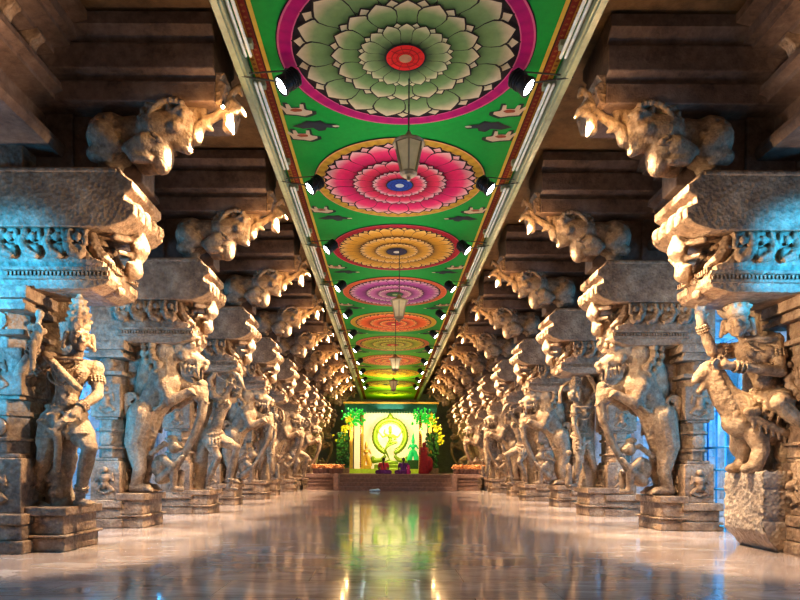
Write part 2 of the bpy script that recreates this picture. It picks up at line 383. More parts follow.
for i, (ring, rd, lays, cc, cd, words) in enumerate(MED):
    y0, y1 = edges[i], edges[i + 1]; cy = MY[i]
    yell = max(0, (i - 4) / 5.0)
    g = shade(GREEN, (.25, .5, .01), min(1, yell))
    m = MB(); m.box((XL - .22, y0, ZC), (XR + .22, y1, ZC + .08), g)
    root = m.obj('painted_ceiling_panel', PAINT)
    tag(root, ('%s ceiling panel with %s' % (ORD[i], words)), 'ceiling panel', 'painted panels of the nave ceiling', 'thing')
    # side borders
    for s in (-1, 1):
        b = MB(); x = CX + s * 1.74
        def strip(a0, a1, z, c):
            p, q = sorted((x + s * a0, x + s * a1)); b.add([(p, y0, z), (q, y0, z), (q, y1, z), (p, y1, z)], [(0, 1, 2, 3)], c)
        strip(-.02, .03, ZC - .006, (.6, .4, .06)); strip(.03, .05, ZC - .006, (.05, .01, .005))
        strip(.05, .13, ZC - .006, (.22, .02, .01)); strip(.13, .2, ZC - .006, (.42, .2, .02))
        n = int((y1 - y0) / .09)
        for j in range(n):
            yy = y0 + (j + .5) * (y1 - y0) / n
            xx = x + s * .09; r = .025
            b.add([(xx - r, yy, ZC - .009), (xx, yy - r, ZC - .009), (xx + r, yy, ZC - .009), (xx, yy + r, ZC - .009)], [(0, 1, 2, 3)], (.32, .1, .02))
            xx = x + s * .165; r = .028
            b.add([(xx - r, yy, ZC - .009), (xx, yy - r, ZC - .009), (xx + r, yy, ZC - .009), (xx, yy + r, ZC - .009)], [(0, 1, 2, 3)], (.22, .06, .01))
        b.obj('painted_border', PAINT, root)
    R = 1.56 if i == 0 else 1.5
    k = MB()
    disc(k, CX, cy, 0, R + .015, ZC - .008, DARK)
    disc(k, CX, cy, R * .885, R, ZC - .012, ring, 144, shade(ring, rd, .45))
    disc(k, CX, cy, R * .885, R * .895, ZC - .016, shade(ring, (1, .4, .4), .3)); disc(k, CX, cy, R * .985, R, ZC - .016, shade(ring, (1, .4, .4), .3))
    z = ZC - .018
    for (ri, ro, n, c0, c1, c2) in lays:
        if n and ri > .16:
            disc(k, CX, cy, 0, ri * R * 1.05, z - .011, DARK)
        petals(k, CX, cy, ri * R, ro * R, n, z, (c0, c1, c2)); z -= .014
    disc(k, CX, cy, 0, .165 * R, z, DARK); disc(k, CX, cy, 0, .15 * R, z - .003, cc)
    for rr in (.11, .07): disc(k, CX, cy, rr * R * .93, rr * R, z - .006, shade(cc, (0, 0, 0), .6))
    for q in range(10):
        a = q * PI / 5; k.add([(CX + .03 * math.cos(a + .4), cy + .03 * math.sin(a + .4), z - .007), (CX + .14 * R * math.cos(a), cy + .14 * R * math.sin(a), z - .007), (CX + .14 * R * math.cos(a + .06), cy + .14 * R * math.sin(a + .06), z - .007)], [(0, 1, 2)], shade(cc, (0, 0, 0), .5))
    disc(k, CX, cy, 0, .05 * R, z - .009, cd)
    k.obj('lotus_medallion', PAINT, root)
    if i < 9:
        ym = edges[i + 1]
        for s in (-1, 1):
            for (dx, dy, kind) in ((1.5, -.42, 0), (1.28, 0, 1), (1.5, .33, 0)):
                if i > 0 and kind == 0 and dy > 0: continue
                q = MB(); pts = animal_poly(CX + s * dx, ym + dy * .9 - .1, 1.15, -s, kind)
                ccx = sum(p[0] for p in pts) / len(pts); ccy = sum(p[1] for p in pts) / len(pts)
                for sc, zz, c in ((1.12, ZC - .005, (.02, .03, .02)), (.88, ZC - .008, (.6, .42, .26) if kind == 0 else (.025, .03, .04))):
                    vs = [(ccx + (a - ccx) * sc, ccy + (b_ - ccy) * sc, zz) for a, b_ in pts]
                    q.add(vs, [tuple(range(len(vs)))], c)
                if kind == 0: q.ball((ccx, ccy + .02, ZC - .008), (.1, .05, .004), (.3, .06, .02))
                else: q.ball((ccx - s * .26, ccy, ZC - .008), (.06, .03, .004), (.6, .5, .3))
                q.obj('painted_ox' if kind == 0 else 'painted_bird', PAINT, root)

# ------------------------------------------------------------------ floodlights, conduits, lanterns
def make_flood():
    r = empty('floodlight')
    # local frame: left side lamp; ceiling edge is towards -x; lens looks down, outwards and towards the hall entrance
    d = V((-.72, -.22, -.68)).normalized(); c = V((0, 0, 0))
    M = d.to_track_quat('Z', 'Y').to_matrix()
    def ring(m, prof, n=20):
        vs = []; fs = []
        for rr, h in prof:
            for i in range(n):
                a = 2 * PI * i / n; vs.append(c + M @ V((rr * math.cos(a), rr * math.sin(a), h)))
        for j in range(len(prof) - 1):
            for i in range(n):
                A = j * n + i; B = j * n + (i + 1) % n; fs.append((A, B, B + n, A + n))
        fs.append(tuple(reversed(range(n)))); fs.append(tuple(range((len(prof) - 1) * n, len(prof) * n)))
        m.add(vs, fs)
    h = MB(); ring(h, [(.05, -.30), (.09, -.28), (.12, -.2), (.125, -.08), (.135, -.02), (.15, .02), (.15, .07), (.125, .07), (.12, .03)])
    for q in range(4): ring(h, [(.135, -.24 + q * .045), (.145, -.235 + q * .045), (.145, -.225 + q * .045), (.135, -.22 + q * .045)])
    h.obj('housing', BLACK, r, True)
    l = MB(); ring(l, [(.122, .035), (.122, .05), (.1, .062), (.05, .07)]); l.obj('lens', LENS, r, True)
    b = MB(); side = M @ V((1, 0, 0))
    b.tube([c + side * .15, c + side * .17 + V((0, 0, .14)), V((.02, .08, .26)), c - side * .17 + V((0, 0, .14)), c - side * .15], .012, 6)
    b.obj('yoke', RODM, r)
    a = MB(); a.tube([(.02, .08, .26), (-.55, .05, .2)], .012, 6); a.tube([(-.02, -.05, -.0), (-.72, -.02, .12)], .012, 6)
    a.obj('mounting_arm', RODM, r)
    return r
fl0 = make_flood(); first = True
LD = bpy.data.lights.new('flood_lamp', 'SPOT'); LD.energy = 130; LD.spot_size = math.radians(100); LD.spot_blend = .6; LD.color = (1.0, .86, .66); LD.shadow_soft_size = .07
for s, nm in ((-1, 'left'), (1, 'right')):
    for i, y in enumerate(SPOTY):
        o = fl0 if first else dup(fl0); first = False
        o.location = (CX + s * 1.52, y, 5.92)
        o.scale = (.82 * (1 if s < 0 else -1), .82, .82)
        tag(o, '%s lit black floodlight on the %s edge of the painted ceiling' % (ORD[i], nm), 'floodlight', 'floodlights along the ceiling edges')
        sp = bpy.data.objects.new('flood_lamp', LD); COL.objects.link(sp)
        sp.location = (CX + s * 1.62, y - .09, 5.8)
        tgt = V((CX + s * 4.1, y + .9, 1.9)); sp.rotation_euler = (tgt - sp.location).to_track_quat('-Z', 'Y').to_euler()
t0 = None
for s, nm in ((-1, 'left'), (1, 'right')):
    for i in range(10):
        y1 = SPOTY[i] - .25; y0 = y1 - 2.35
        if t0 is None:
            t0 = empty('tube_light')
            m = MB(); m.tube([(0.015, 0, 0), (0.015, .02, 0), (0.015, 2.33, 0), (0.015, 2.35, 0)], [.012, .022, .022, .012], 10); m.obj('tube', TUBE, t0, True)
            m = MB(); m.tube([(.075, 0, 0), (.075, .02, 0), (.075, 2.33, 0), (.075, 2.35, 0)], [.012, .022, .022, .012], 10); m.obj('tube', TUBE, t0, True)
            MB().box((-.04, .1, .022), (.13, .2, .101)).obj('bracket', PIPE, t0); MB().box((-.04, 2.15, .022), (.13, 2.25, .101)).obj('bracket', PIPE, t0)
            o = t0
        else: o = dup(t0)
        o.location = (CX + s * 1.915 + (-.045), y0, 6.1)
        tag(o, '%s unlit twin white tube fixture along the %s ceiling edge' % (ORD[i], nm), 'tube light', 'tube fixtures along the ceiling edges')
lan0 = None
for i, (y, zt) in enumerate([(8.05, 5.3), (14.3, 4.94), (20.6, 4.72), (27.0, 4.87)]):
    if lan0 is None:
        L = empty('hanging_lantern')
        m = MB()
        for q in range(6):       # glass panes, narrow at the bottom
            a0 = q * PI / 3 + .5; a1 = a0 + PI / 3
            f = lambda a, r, z: (r * math.cos(a), r * math.sin(a), z)
            m.add([f(a0 + .06, .185, 0), f(a1 - .06, .185, 0), f(a1 - .06, .095, -.37), f(a0 + .06, .095, -.37)], [(0, 1, 2, 3)])
        m.obj('pane_set', GLASSY, L)
        m = MB()
        for q in range(6):
            a = q * PI / 3 + .5
            m.tube([(.195 * math.cos(a), .195 * math.sin(a), .01), (.1 * math.cos(a), .1 * math.sin(a), -.38)], .012, 6)
        m.ring_stack(0, 0, [(.205, -.01), (.215, .01), (.2, .03), (.1, .07), (.05, .1), (.03, .16)], 12)
        m.ring_stack(0, 0, [(.11, -.36), (.115, -.38), (.08, -.41), (.03, -.43), (.02, -.47)], 12)
        m.obj('frame', BRASS, L)
        m = MB(); m.tube([(0, 0, .14), (0, 0, 1.0)], .009, 6)
        for q in range(9): m.ball((0, 0, .2 + q * .1), (.014, .014, .03))
        m.obj('chain', RODM, L); lan0 = L; o = L
    else: o = dup(lan0)
    o.location = (CX + .06, y, zt)
    for ch in o.children:
        if ch.name.startswith('chain'): ch.scale.z = (ZC - .05 - zt) / 1.0
    tag(o, '%s brown glass lantern hanging on a chain from the painted ceiling' % (['largest and nearest', 'second', 'third', 'farthest and smallest'][i]), 'lantern', 'lanterns hanging down the nave')

# ------------------------------------------------------------------ statues (local frame: +x towards the nave, -y towards the entrance)
def hand(o, w, d, s=1.0, curl=.4):
    """palm at w pointing along d with five fingers"""
    w = V(w); d = V(d).normalized(); side = d.cross(V((0, 1, 0)))
    if side.length < .2: side = d.cross(V((1, 0, 0)))
    side.normalize(); n = d.cross(side)
    p = w + d * .05 * s; o.c(w, .034 * s, p + d * .03 * s, .04 * s)
    for i, (q, L) in enumerate(((-.032, .07), (-.011, .085), (.011, .08), (.032, .06))):
        a = p + d * .055 * s + side * q * s; b = a + d * L * .55 * s + n * curl * .03 * s; c = b + d * L * .35 * s + n * curl * .06 * s
        o.c(a, .0135 * s, b, .0125 * s); o.c(b, .0125 * s, c, .01 * s)
    a = p + side * .035 * s; o.c(a, .014 * s, a + side * .035 * s + d * .04 * s, .011 * s)
def figure(J, s=1.25, face=(1, -.6, -.1), female=False):
    o = Org(); P = {k: V(v) for k, v in J.items()}
    pel, che, neck, head = P['pelvis'], P['chest'], P['neck'], P['head']
    wst = (pel * .5 + che * .5)
    o.e(pel, (.165 * s, .13 * s, .135 * s)); o.c(pel, .13 * s, wst, .105 * s); o.c(wst, .105 * s, che, .135 * s)
    o.e(che + V((0, 0, .02 * s)), (.18 * s, .125 * s, .15 * s)); o.e(wst + V((0.03, -.05, -.05)) * s, .09 * s)
    F = V(face).normalized(); S = F.cross(V((0, 0, 1))).normalized(); U = S.cross(F)
    bf = V((.35, -1, 0)).normalized(); bs = bf.cross(V((0, 0, 1)))
    for q in (-1, 1): o.e(che + bf * .1 * s + bs * q * .075 * s, (.065 if female else .05) * s)
    o.c(che + V((0, 0, .1 * s)), .085 * s, neck, .055 * s); o.c(neck, .052 * s, head, .05 * s)
    M = Matrix((S, F, U)).transposed()
    o.e(head, (.088 * s, .102 * s, .125 * s), M); o.e(head - U * .06 * s + F * .025 * s, (.062 * s, .07 * s, .065 * s), M)
    o.chain([head + F * .095 * s + U * .03 * s, head + F * .125 * s - U * .02 * s], [.014 * s, .024 * s])
    for q in (-1, 1):
        o.e(head + F * .118 * s + S * q * .018 * s - U * .025 * s, .014 * s)
        o.e(head + F * .088 * s + S * q * .042 * s + U * .008 * s, (.03 * s, .021 * s, .015 * s), M)
        o.chain([head + F * .1 * s + S * q * .014 * s + U * .036 * s, head + F * .098 * s + S * q * .045 * s + U * .046 * s, head + F * .07 * s + S * q * .075 * s + U * .034 * s], [.01 * s, .013 * s, .009 * s])
        o.e(head + F * .07 * s + S * q * .048 * s - U * .04 * s, .03 * s)
        o.e(head + S * q * .09 * s - U * .005 * s, (.016 * s, .028 * s, .05 * s), M); o.e(head + S * q * .1 * s - U * .065 * s, .026 * s)
    o.c(head + F * .1 * s - U * .056 * s - S * .024 * s, .013 * s, head + F * .1 * s - U * .056 * s + S * .024 * s, .013 * s)
    o.c(head + F * .096 * s - U * .076 * s - S * .016 * s, .013 * s, head + F * .096 * s - U * .076 * s + S * .016 * s, .013 * s)
    o.e(head + F * .082 * s - U * .104 * s, .03 * s)
    for side in 'lr':
        sh, el, ha = P['sh' + side], P['el' + side], P['ha' + side]
        o.c(che + V((0, 0, .08 * s)), .08 * s, sh, .07 * s); o.e(sh, .08 * s); o.c(sh, .066 * s, sh * .45 + el * .55, .06 * s); o.c(sh * .45 + el * .55, .06 * s, el, .046 * s)
        o.c(el, .05 * s, el * .65 + ha * .35, .05 * s); o.c(el * .65 + ha * .35, .05 * s, ha, .031 * s)
        hand(o, ha, J.get('hd' + side, ha - el), s * 1.1)
        hp, kn, an, to = P['hp' + side], P['kn' + side], P['an' + side], P['to' + side]
        o.c(hp, .115 * s, hp * .6 + kn * .4, .105 * s); o.c(hp * .6 + kn * .4, .105 * s, kn, .07 * s); o.e(kn, .073 * s)
        mid = kn * .65 + an * .35 + V((-.015, .02, 0)) * s
        o.c(kn, .066 * s, mid, .07 * s); o.c(mid, .07 * s, an, .042 * s)
        o.e(an + V((0, 0, -.02 * s)), .048 * s)
        d = (to - an); d.z = 0; d.normalize(); bb = V((an.x, an.y, to.z + .005))
        o.c(bb - d * .04 * s, .042 * s, bb + d * .13 * s, .036 * s); q90 = V((-d.y, d.x, 0))
        for q in range(5): o.c(bb + d * .14 * s + q90 * (q - 2) * .017 * s, .014 * s, bb + d * (.185 - abs(q - 1) * .008) * s + q90 * (q - 2) * .019 * s, .012 * s)
    return o, P, (F, S, U)
def band(m, c, rx, ry, n, r, ax=V((0, 0, 1)), tilt=0, sag=0):
    ax = V(ax).normalized(); a = ax.cross(V((0, 1, 0)))
    if a.length < .1: a = ax.cross(V((1, 0, 0)))
    a.normalize(); b = ax.cross(a)
    for i in range(n):
        q = 2 * PI * i / n
        p = V(c) + a * rx * math.cos(q) + b * ry * math.sin(q) + ax * (sag * math.cos(2 * q))
        m.ball(p, r)
def crown(root, P, fr, s, tall=.28, name='headdress'):
    F, S, U = fr; h = P['head'] + U * .105 * s - F * .025 * s
    o = Org(); A = U * .9 - F * .15; A.normalize()
    o.c(h, .098 * s, h + A * .04 * s, .095 * s)
    zs = [(.04, .098), (.1, .088), (.16, .07), (.22, .05), (tall, .028)]
    for (a, r0), (b, r1) in zip(zs, zs[1:]): o.c(h + A * a * s, r0 * s, h + A * b * s, r1 * s)
    for a, r0 in zs[:4]:
        for q in range(10):
            t = q * PI / 5; o.e(h + A * (a + .01) * s + (S * math.cos(t) + F * math.sin(t)) * r0 * s * 1.02, .022 * s)
    o.e(h + A * (tall + .03) * s, .025 * s)
    for q in (-1, 1): o.c(P['head'] + S * q * .105 * s + U * .02 * s, .03 * s, P['head'] + S * q * .13 * s - U * .1 * s, .02 * s)
    return o.obj(name, STATUE, root, voxel=.012, smooth=1, disp=.004, dscale=.05)
def garment(root, P, s, drape=True):
    o = Org(); pel = P['pelvis']
    o.e(pel + V((0, 0, -.01)), (.185 * s, .155 * s, .13 * s))
    for sd in 'lr':
        hp, kn = P['hp' + sd], P['kn' + sd]
        o.c(hp, .128 * s, hp * .45 + kn * .55, .112 * s)
        for q in range(4):
            c = hp * (1 - .15 * q) + kn * .15 * q
            o.e(c + V((.02, -.1 * s, 0)), (.1 * s, .03 * s, .02 * s))
    for i, (dz, rr) in enumerate(((.09, .14), (.04, .175), (-.03, .195))):
        for q in range(22):
            a = 2 * PI * q / 22; o.e(pel + V((rr * s * math.cos(a), rr * .85 * s * math.sin(a), dz * s - .04 * s * math.cos(a + 2) * i)), .025 * s)
    for q in range(8):
        a = -PI * (.1 + .8 * q / 7); b = pel + V((.17 * s * math.cos(a), .16 * s * math.sin(a), -.06 * s))
        o.chain([b, b + V((.01, -.03, -.09)) * s, b + V((0.02, 0, -.16 - .03 * (q % 2))) * s], [.016 * s, .02 * s, .012 * s])
    if drape:
        o.chain([pel + V((.12, -.16, 0)) * s, pel + V((.02, -.19, -.16)) * s, pel + V((-.14, -.15, -.06)) * s], [.03 * s, .034 * s, .03 * s])
        o.chain([pel + V((.02, -.17, -.02)) * s, pel + V((.04, -.17, -.3)) * s, pel + V((.0, -.12, -.5)) * s], [.04 * s, .035 * s, .03 * s])
    return o.obj('waist_cloth', STATUE, root, voxel=.014, smooth=1, disp=.004, dscale=.05)
def jewels(root, P, s):
    m = MB(); ch = P['chest']
    for k, (rx, dz) in enumerate(((.09, .13), (.12, .08), (.15, .0))):
        for q in range(20):
            a = PI * (1.0 + q / 19); m.ball(ch + V((rx * s * math.cos(a), (-.1 - .06 * abs(math.sin(a))) * s, dz * s - .05 * s * abs(math.sin(a)) * (k + 1) * .8)), .015 * s)
    m.tube([ch + V((.15 * s * math.cos(a), (-.1 - .06 * abs(math.sin(a))) * s, .12 * s)) for a in [PI * (1 + q / 9) for q in range(10)]], .02 * s, 5); m.obj('necklace', STATUE, root, True)
    for sd in 'lr':
        for a, b, ts, r, nm in (('sh', 'el', (.38, .46, .54), .066, 'armlet'), ('el', 'ha', (.76, .85, .94), .044, 'bracelet'), ('kn', 'an', (.84, .92), .052, 'anklet')):
            m = MB()
            for t in ts: band(m, P[a + sd] * (1 - t) + P[b + sd] * t, r * s, r * s, 14, .016 * s, P[b + sd] - P[a + sd])
            m.obj(nm, STATUE, root, True)
def hewn_pedestal(root, x0, x1, y0, y1, h, mat=STONE, steps=None):
    m = MB()
    steps = steps or [(0, .32, .0), (.32, .38, .05), (.38, .8, -.02), (.8, 1, .04)]
    for a, b, e in steps: m.box((x0, y0 - e, a * h), (x1 + e, y1 + e, b * h))
    return m.obj('pedestal', mat, root, bevel=.018)

def make_warrior():
    r = empty('warrior_statue')
    def P(px, py, y=0): return V((4.5 + (px - 387) / 75.5, y, 1.1 + (468 - py) / 75.5))
    J = dict(pelvis=P(62, 418, 0), chest=P(71, 376, -.05), neck=P(79, 357, -.1), head=P(83, 341, -.15), shl=P(56, 362, -.16), shr=P(92, 369, .05),
             ell=P(29, 384, -.34), hal=P(53, 354, -.46), hdl=(.25, -.1, .9), elr=P(97, 396, -.02), har=P(87, 411, -.22), hdr=(-.3, -.3, -.5),
             hpl=P(54, 424, -.05), hpr=P(73, 425, 0), knl=P(48, 460, -.12), knr=P(95, 449, -.18), anl=P(37, 499, 0), anr=P(79, 496, 0), tol=P(50, 507, -.16), tor=P(95, 505, -.12))
    s = 1.42; o, Q, fr = figure(J, s, (.8, -.95, -.22))
    o.chain([P(56, 360, -.3), P(72, 376, -.34), P(86, 392, -.24)], [.05, .055, .045])
    o.obj('body', STATUE, r, voxel=.013, smooth=1, disp=.004)
    crown(r, Q, fr, s, .27); garment(r, Q, s); jewels(r, Q, s)
    k = Org()
    k.chain([P(52, 376, -.5), P(53, 352, -.5), P(56, 330, -.46)], [.035, .045, .035]); k.e(P(57, 324, -.46), (.06, .05, .07)); k.e(P(49, 336, -.46), .055); k.e(P(60, 340, -.46), .05)
    k.obj('hand_weapon', STATUE, r, voxel=.016, smooth=1)
    k = Org(); k.chain([P(56, 506, .1), P(55, 484, .05), P(58, 464, .1), P(60, 430, .15)], [.2, .15, .17, .13]); k.e(P(52, 480, -.06), (.1, .07, .08)); k.e(P(58, 474, -.04), (.09, .07, .09)); k.e(P(57, 494, -.06), (.1, .1, .08))
    k.obj('stump_support', STATUE, r, voxel=.02, smooth=1, disp=.02)
    k = Org()
    for q in range(9): k.chain([P(4 + q * 5.4, 508, .42), P(6 + q * 5.4, 430, .36), P(26 + q * 4, 350, .3), P(34 + q * 3, 296, .25)], [.1, .085, .065, .05])
    k.obj('backing_drape', STATUE, r, voxel=.026, smooth=1, disp=.02)
    hewn_pedestal(r, -.6, .38, -.32, .62, .58)
    return r
def make_archer():
    r = empty('archer_statue')
    def P(px, py, y=0): return V((4.5 + (px - 387) / 41.5, y, 1.1 + (468 - py) / 41.5))
    J = dict(pelvis=P(213, 436), chest=P(222, 406), neck=P(228, 393, -.02), head=P(230, 383, -.04), shl=P(214, 397, -.1), shr=P(231, 400, .1),
             ell=P(212, 382, -.25), hal=P(222, 368, -.3), elr=P(241, 388, 0), har=P(240, 374, -.1), hdl=(.6, 0, .5), hdr=(0, 0, 1),
             hpl=P(209, 440, -.05), hpr=P(218, 440, .03), knl=P(220, 458, -.16), knr=P(237, 448, 0), anl=P(208, 484, -.05), anr=P(229, 486, .02), tol=P(214, 490, -.2), tor=P(238, 490, -.02))
    s = 1.28; o, Q, fr = figure(J, s, (1, -.5, .1), True)
    o.obj('body', STATUE, r, voxel=.02, disp=.006); crown(r, Q, fr, s, .2); garment(r, Q, s, False); jewels(r, Q, s)
    m = MB(); m.tube([P(203, 345, -.2), P(212, 356, -.25), P(226, 366, -.28), P(240, 378, -.22), P(246, 392, -.15)], [.03, .045, .05, .045, .03], 8); m.tube([P(203, 345, -.2), P(222, 380, -.33), P(246, 392, -.15)], .012, 5)
    m.obj('bow', STATUE, r, True)
    k = Org()
    k.chain([P(188, 492, .15), P(190, 440, .15), P(203, 405, .15), P(208, 350, .15)], [.24, .22, .2, .2]); k.chain([P(196, 492, .1), P(200, 455, .1), P(210, 430, .12)], [.2, .16, .14])
    k.obj('backing_slab', STATUE, r, voxel=.03, smooth=1, disp=.02)
    hewn_pedestal(r, -.5, .34, -.5, .5, .56)
    return r
def make_dancer():
    r = empty('dancer_statue')
    # traced in mirrored view: nave is at small px on the right side of the hall
    def P(px, py, y=0): return V((5.05 - (px - 387) / 41.5, y, 1.1 + (468 - py) / 41.5))
    J = dict(pelvis=P(581, 436), chest=P(581, 413, -.02), neck=P(576, 402), head=P(573, 393, -.03), shl=P(573, 407, -.1), shr=P(588, 404, .05),
             ell=P(571, 424, -.22), hal=P(576, 439, -.25), elr=P(596, 390, -.05), har=P(588, 376, -.1), hdl=(0, 0, -1), hdr=(.6, 0, .5),
             hpl=P(578, 440, -.07), hpr=P(586, 440, .05), knl=P(577, 460, -.17), knr=P(591, 458, -.08), anl=P(574, 482, -.05), anr=P(596, 482, .05), tol=P(568, 485, -.16), tor=P(600, 485, -.1))
    s = 1.22; o, Q, fr = figure(J, s, (1, -.5, -.1), True)
    o.obj('body', STATUE, r, voxel=.02, disp=.006); crown(r, Q, fr, s, .26); garment(r, Q, s); jewels(r, Q, s)
    k = Org(); n = 10
    for q in range(n):
        a = -.4 + PI * 1.15 * q / n; b = -.4 + PI * 1.15 * (q + 1) / n
        k.c(V((Q['head'].x + .30 * math.cos(a), .1, Q['head'].z - .05 + .36 * math.sin(a))), .045, V((Q['head'].x + .30 * math.cos(b), .1, Q['head'].z - .05 + .36 * math.sin(b))), .045)
    k.chain([P(590, 484, .15), P(590, 440, .2), P(590, 400, .2), P(590, 375, .2)], [.22, .16, .18, .16]); k.e(P(568, 468, -.08), (.08, .08, .16)); k.e(P(568, 452, -.08), .075); k.chain([P(568, 484, -.08), P(568, 468, -.08)], [.09, .07])
    k.obj('backing_slab', STATUE, r, voxel=.024, smooth=1, disp=.015)
    hewn_pedestal(r, -.5, .34, -.5, .5, .66)
    return r
def make_yali():
    r = empty('rearing_lion_statue')
    def P(px, py, y=0): return V((4.5 + (px - 387) / 52, y, 1.1 + (468 - py) / 52))
    o = Org()
    for q in (-1, 1):     # hind legs on the pedestal
        y = .17 * q
        o.chain([P(152, 418, y * .9), P(146, 445, y * 1.05), P(150, 470, y), P(146, 486, y)], [.27, .2, .125, .1])
        o.c(P(144, 488, y), .1, P(158, 489, y), .085)
        for t in range(4): o.c(P(157, 489, y + (t - 1.5) * .045), .04, P(163, 491, y + (t - 1.5) * .055), .03)
    body = [(146, 432, .24), (152, 415, .29), (163, 400, .33), (172, 388, .33), (168, 372, .3), (172, 358, .34)]
    for (a, b, c), (d, e, f) in zip(body, body[1:]): o.c(P(a, b), c, P(d, e), f, 1.0)
    o.chain([P(152, 405), P(156, 380), P(163, 360), P(176, 347)], [.2, .24, .26, .24])
    # head
    o.e(P(186, 353), (.3, .28, .27)); o.e(P(195, 344), (.2, .23, .15)); o.c(P(190, 358, 0), .19, P(203, 365, 0), .13)
    o.c(P(203, 364), .11, P(209, 371), .075); o.e(P(211, 366), (.06, .09, .06))
    for q in (-1, 1):
        o.e(P(199, 351, .2 * q), .095); o.e(P(202, 351, .25 * q), .04); o.chain([P(188, 347, .2 * q), P(197, 342, .22 * q), P(206, 345, .17 * q)], [.04, .055, .04]); o.e(P(192, 362, .2 * q), .09)
        o.c(P(184, 344, .2 * q), .08, P(180, 332, .24 * q), .04)
        for t in range(5): o.c(P(188 + t * 4, 369 + t * 1., .12 * q), .035, P(188 + t * 4, 376 + t * .8, .12 * q), .015)
        o.c(P(204, 369, .1 * q), .04, P(205, 383, .1 * q), .018)
    # lower jaw, bearded fan, paws
    o.c(P(172, 384), .17, P(196, 391), .085); o.c(P(194, 391), .07, P(202, 387), .05)
    for t in range(6):
        a = -.5 + t * .27; o.c(P(180, 384, -.06), .07, P(180, 384, -.12) + V((-.55 * math.cos(a), -.05, -.28 * math.sin(a) - .03)), .045)
        o.c(P(180, 384, .06), .07, P(180, 384, .1) + V((-.5 * math.cos(a), .05, -.28 * math.sin(a) - .03)), .04)
    for q in (-1, 1):
        o.chain([P(172, 388, .22 * q), P(180, 405, .24 * q), P(196, 397, .2 * q)], [.15, .11, .085]); o.e(P(199, 396, .2 * q), (.09, .1, .08))
        for t in range(4): o.c(P(200, 396, .2 * q + (t - 1.5) * .045), .032, P(204, 399, .2 * q + (t - 1.5) * .05), .02)
    # harness bands, beaded collar and flank ridges
    for q in (-1, 1):
        for t in range(9): a = -1.1 + t * .3; o.e(P(164 + 12 * math.cos(a), 400 + 14 * math.sin(a), .3 * q), .045)
        o.chain([P(150, 412, .3 * q), P(160, 420, .28 * q), P(164, 434, .18 * q)], [.04, .04, .03])
        for t in range(6): o.c(P(150 + t * .3, 414 + t * 5, .27 * q - .02 * t * q), .045, P(156 + t * .3, 411 + t * 5, .29 * q - .02 * t * q), .025)
        for t in range(7): o.e(P(147, 466 + (t % 2) * 4, .17 * q + (t - 3) * .035), .03)
    for t in range(16): o.e(P(178 - t * 1.7, 392 + t * 4.2, 0), (.06, .11, .05))
    b = o.obj('body', STATUE, r, voxel=.022, smooth=2, disp=.012)
    m = Org()     # curled mane and crest
    for k, (R, n) in enumerate(((.36, 10), (.52, 13))):
        for t in range(n):
            a = .75 + t * (PI * 1.15) / n; c = P(182, 357) + V((R * math.cos(a), 0, R * math.sin(a)))
            for q in (-1, 1): m.e(c + V((0, q * (.30 - .08 * k), 0)), (.085, .09, .085)); m.e(c + V((.01, q * (.38 - .08 * k), .02)), .045)
            m.e(c, (.08, .18, .08))
    for t in range(5): m.e(P(196 + t * 1.6, 338 - t * 4.2), (.12 - t * .016, .12 - .012 * t, .07)); m.c(P(198 + t, 338 - t * 4, 0), .05, P(207 + t, 335 - t * 4, 0), .02)
    m.obj('mane', STATUE, r, voxel=.02, smooth=1, disp=.01, dscale=.05)
    t_ = Org(); t_.chain([P(143, 430, -.1), P(139, 420, -.2), P(138, 410, -.25)], [.06, .05, .05]); t_.spiral(P(144, 405, -.25), .15, 1.3, .045, .03, start=PI, sgn=-1)
    t_.obj('tail', STATUE, r, voxel=.02, smooth=1)
    e = Org()     # small elephant held beneath the jaws, trunk hanging to the pedestal
    e.e(P(205, 396), (.16, .15, .2)); e.e(P(207, 388), (.1, .12, .1)); e.chain([P(208, 402), P(206, 420), P(198, 440), P(188, 458), P(182, 470)], [.1, .085, .075, .06, .05])
    for q in (-1, 1): e.e(P(201, 396, .14 * q), (.1, .03, .14)); e.c(P(208, 402, .07 * q), .03, P(213, 406, .08 * q), .015)
    e.obj('elephant_head', STATUE, r, voxel=.018, smooth=1, disp=.008)
    a = Org()     # crouching attendant under the belly
    a.e(P(168, 468), (.2, .16, .24)); a.e(P(180, 448), .13); a.e(P(186, 449), .06); a.chain([P(172, 460, -.12), P(182, 468, -.18), P(190, 458, -.14)], [.07, .055, .045])
    a.chain([P(168, 480, -.08), P(182, 470, -.14), P(182, 488, -.12)], [.1, .075, .06]); a.c(P(180, 489, -.12), .055, P(190, 490, -.12), .045)
    a.chain([P(168, 480, .1), P(184, 474, .14), P(184, 488, .12)], [.1, .07, .06]); a.e(P(178, 440), (.1, .12, .06))
    for t in range(4): a.e(P(160 + t * 4, 455 - t * 3, -.1), .06)
    a.obj('crouching_attendant', STATUE, r, voxel=.02, smooth=1, disp=.01)
    k = MB(); k.prism_y([(P(x, y).x, P(x, y).z) for x, y in ((134, 492), (134, 345), (150, 338), (168, 336), (160, 352), (150, 375), (150, 440), (150, 492))], -.02, .3)
    k.obj('backing_slab', STONE, r, bevel=.03)
    hewn_pedestal(r, -.35, .14, -.5, .5, .62)
    return r
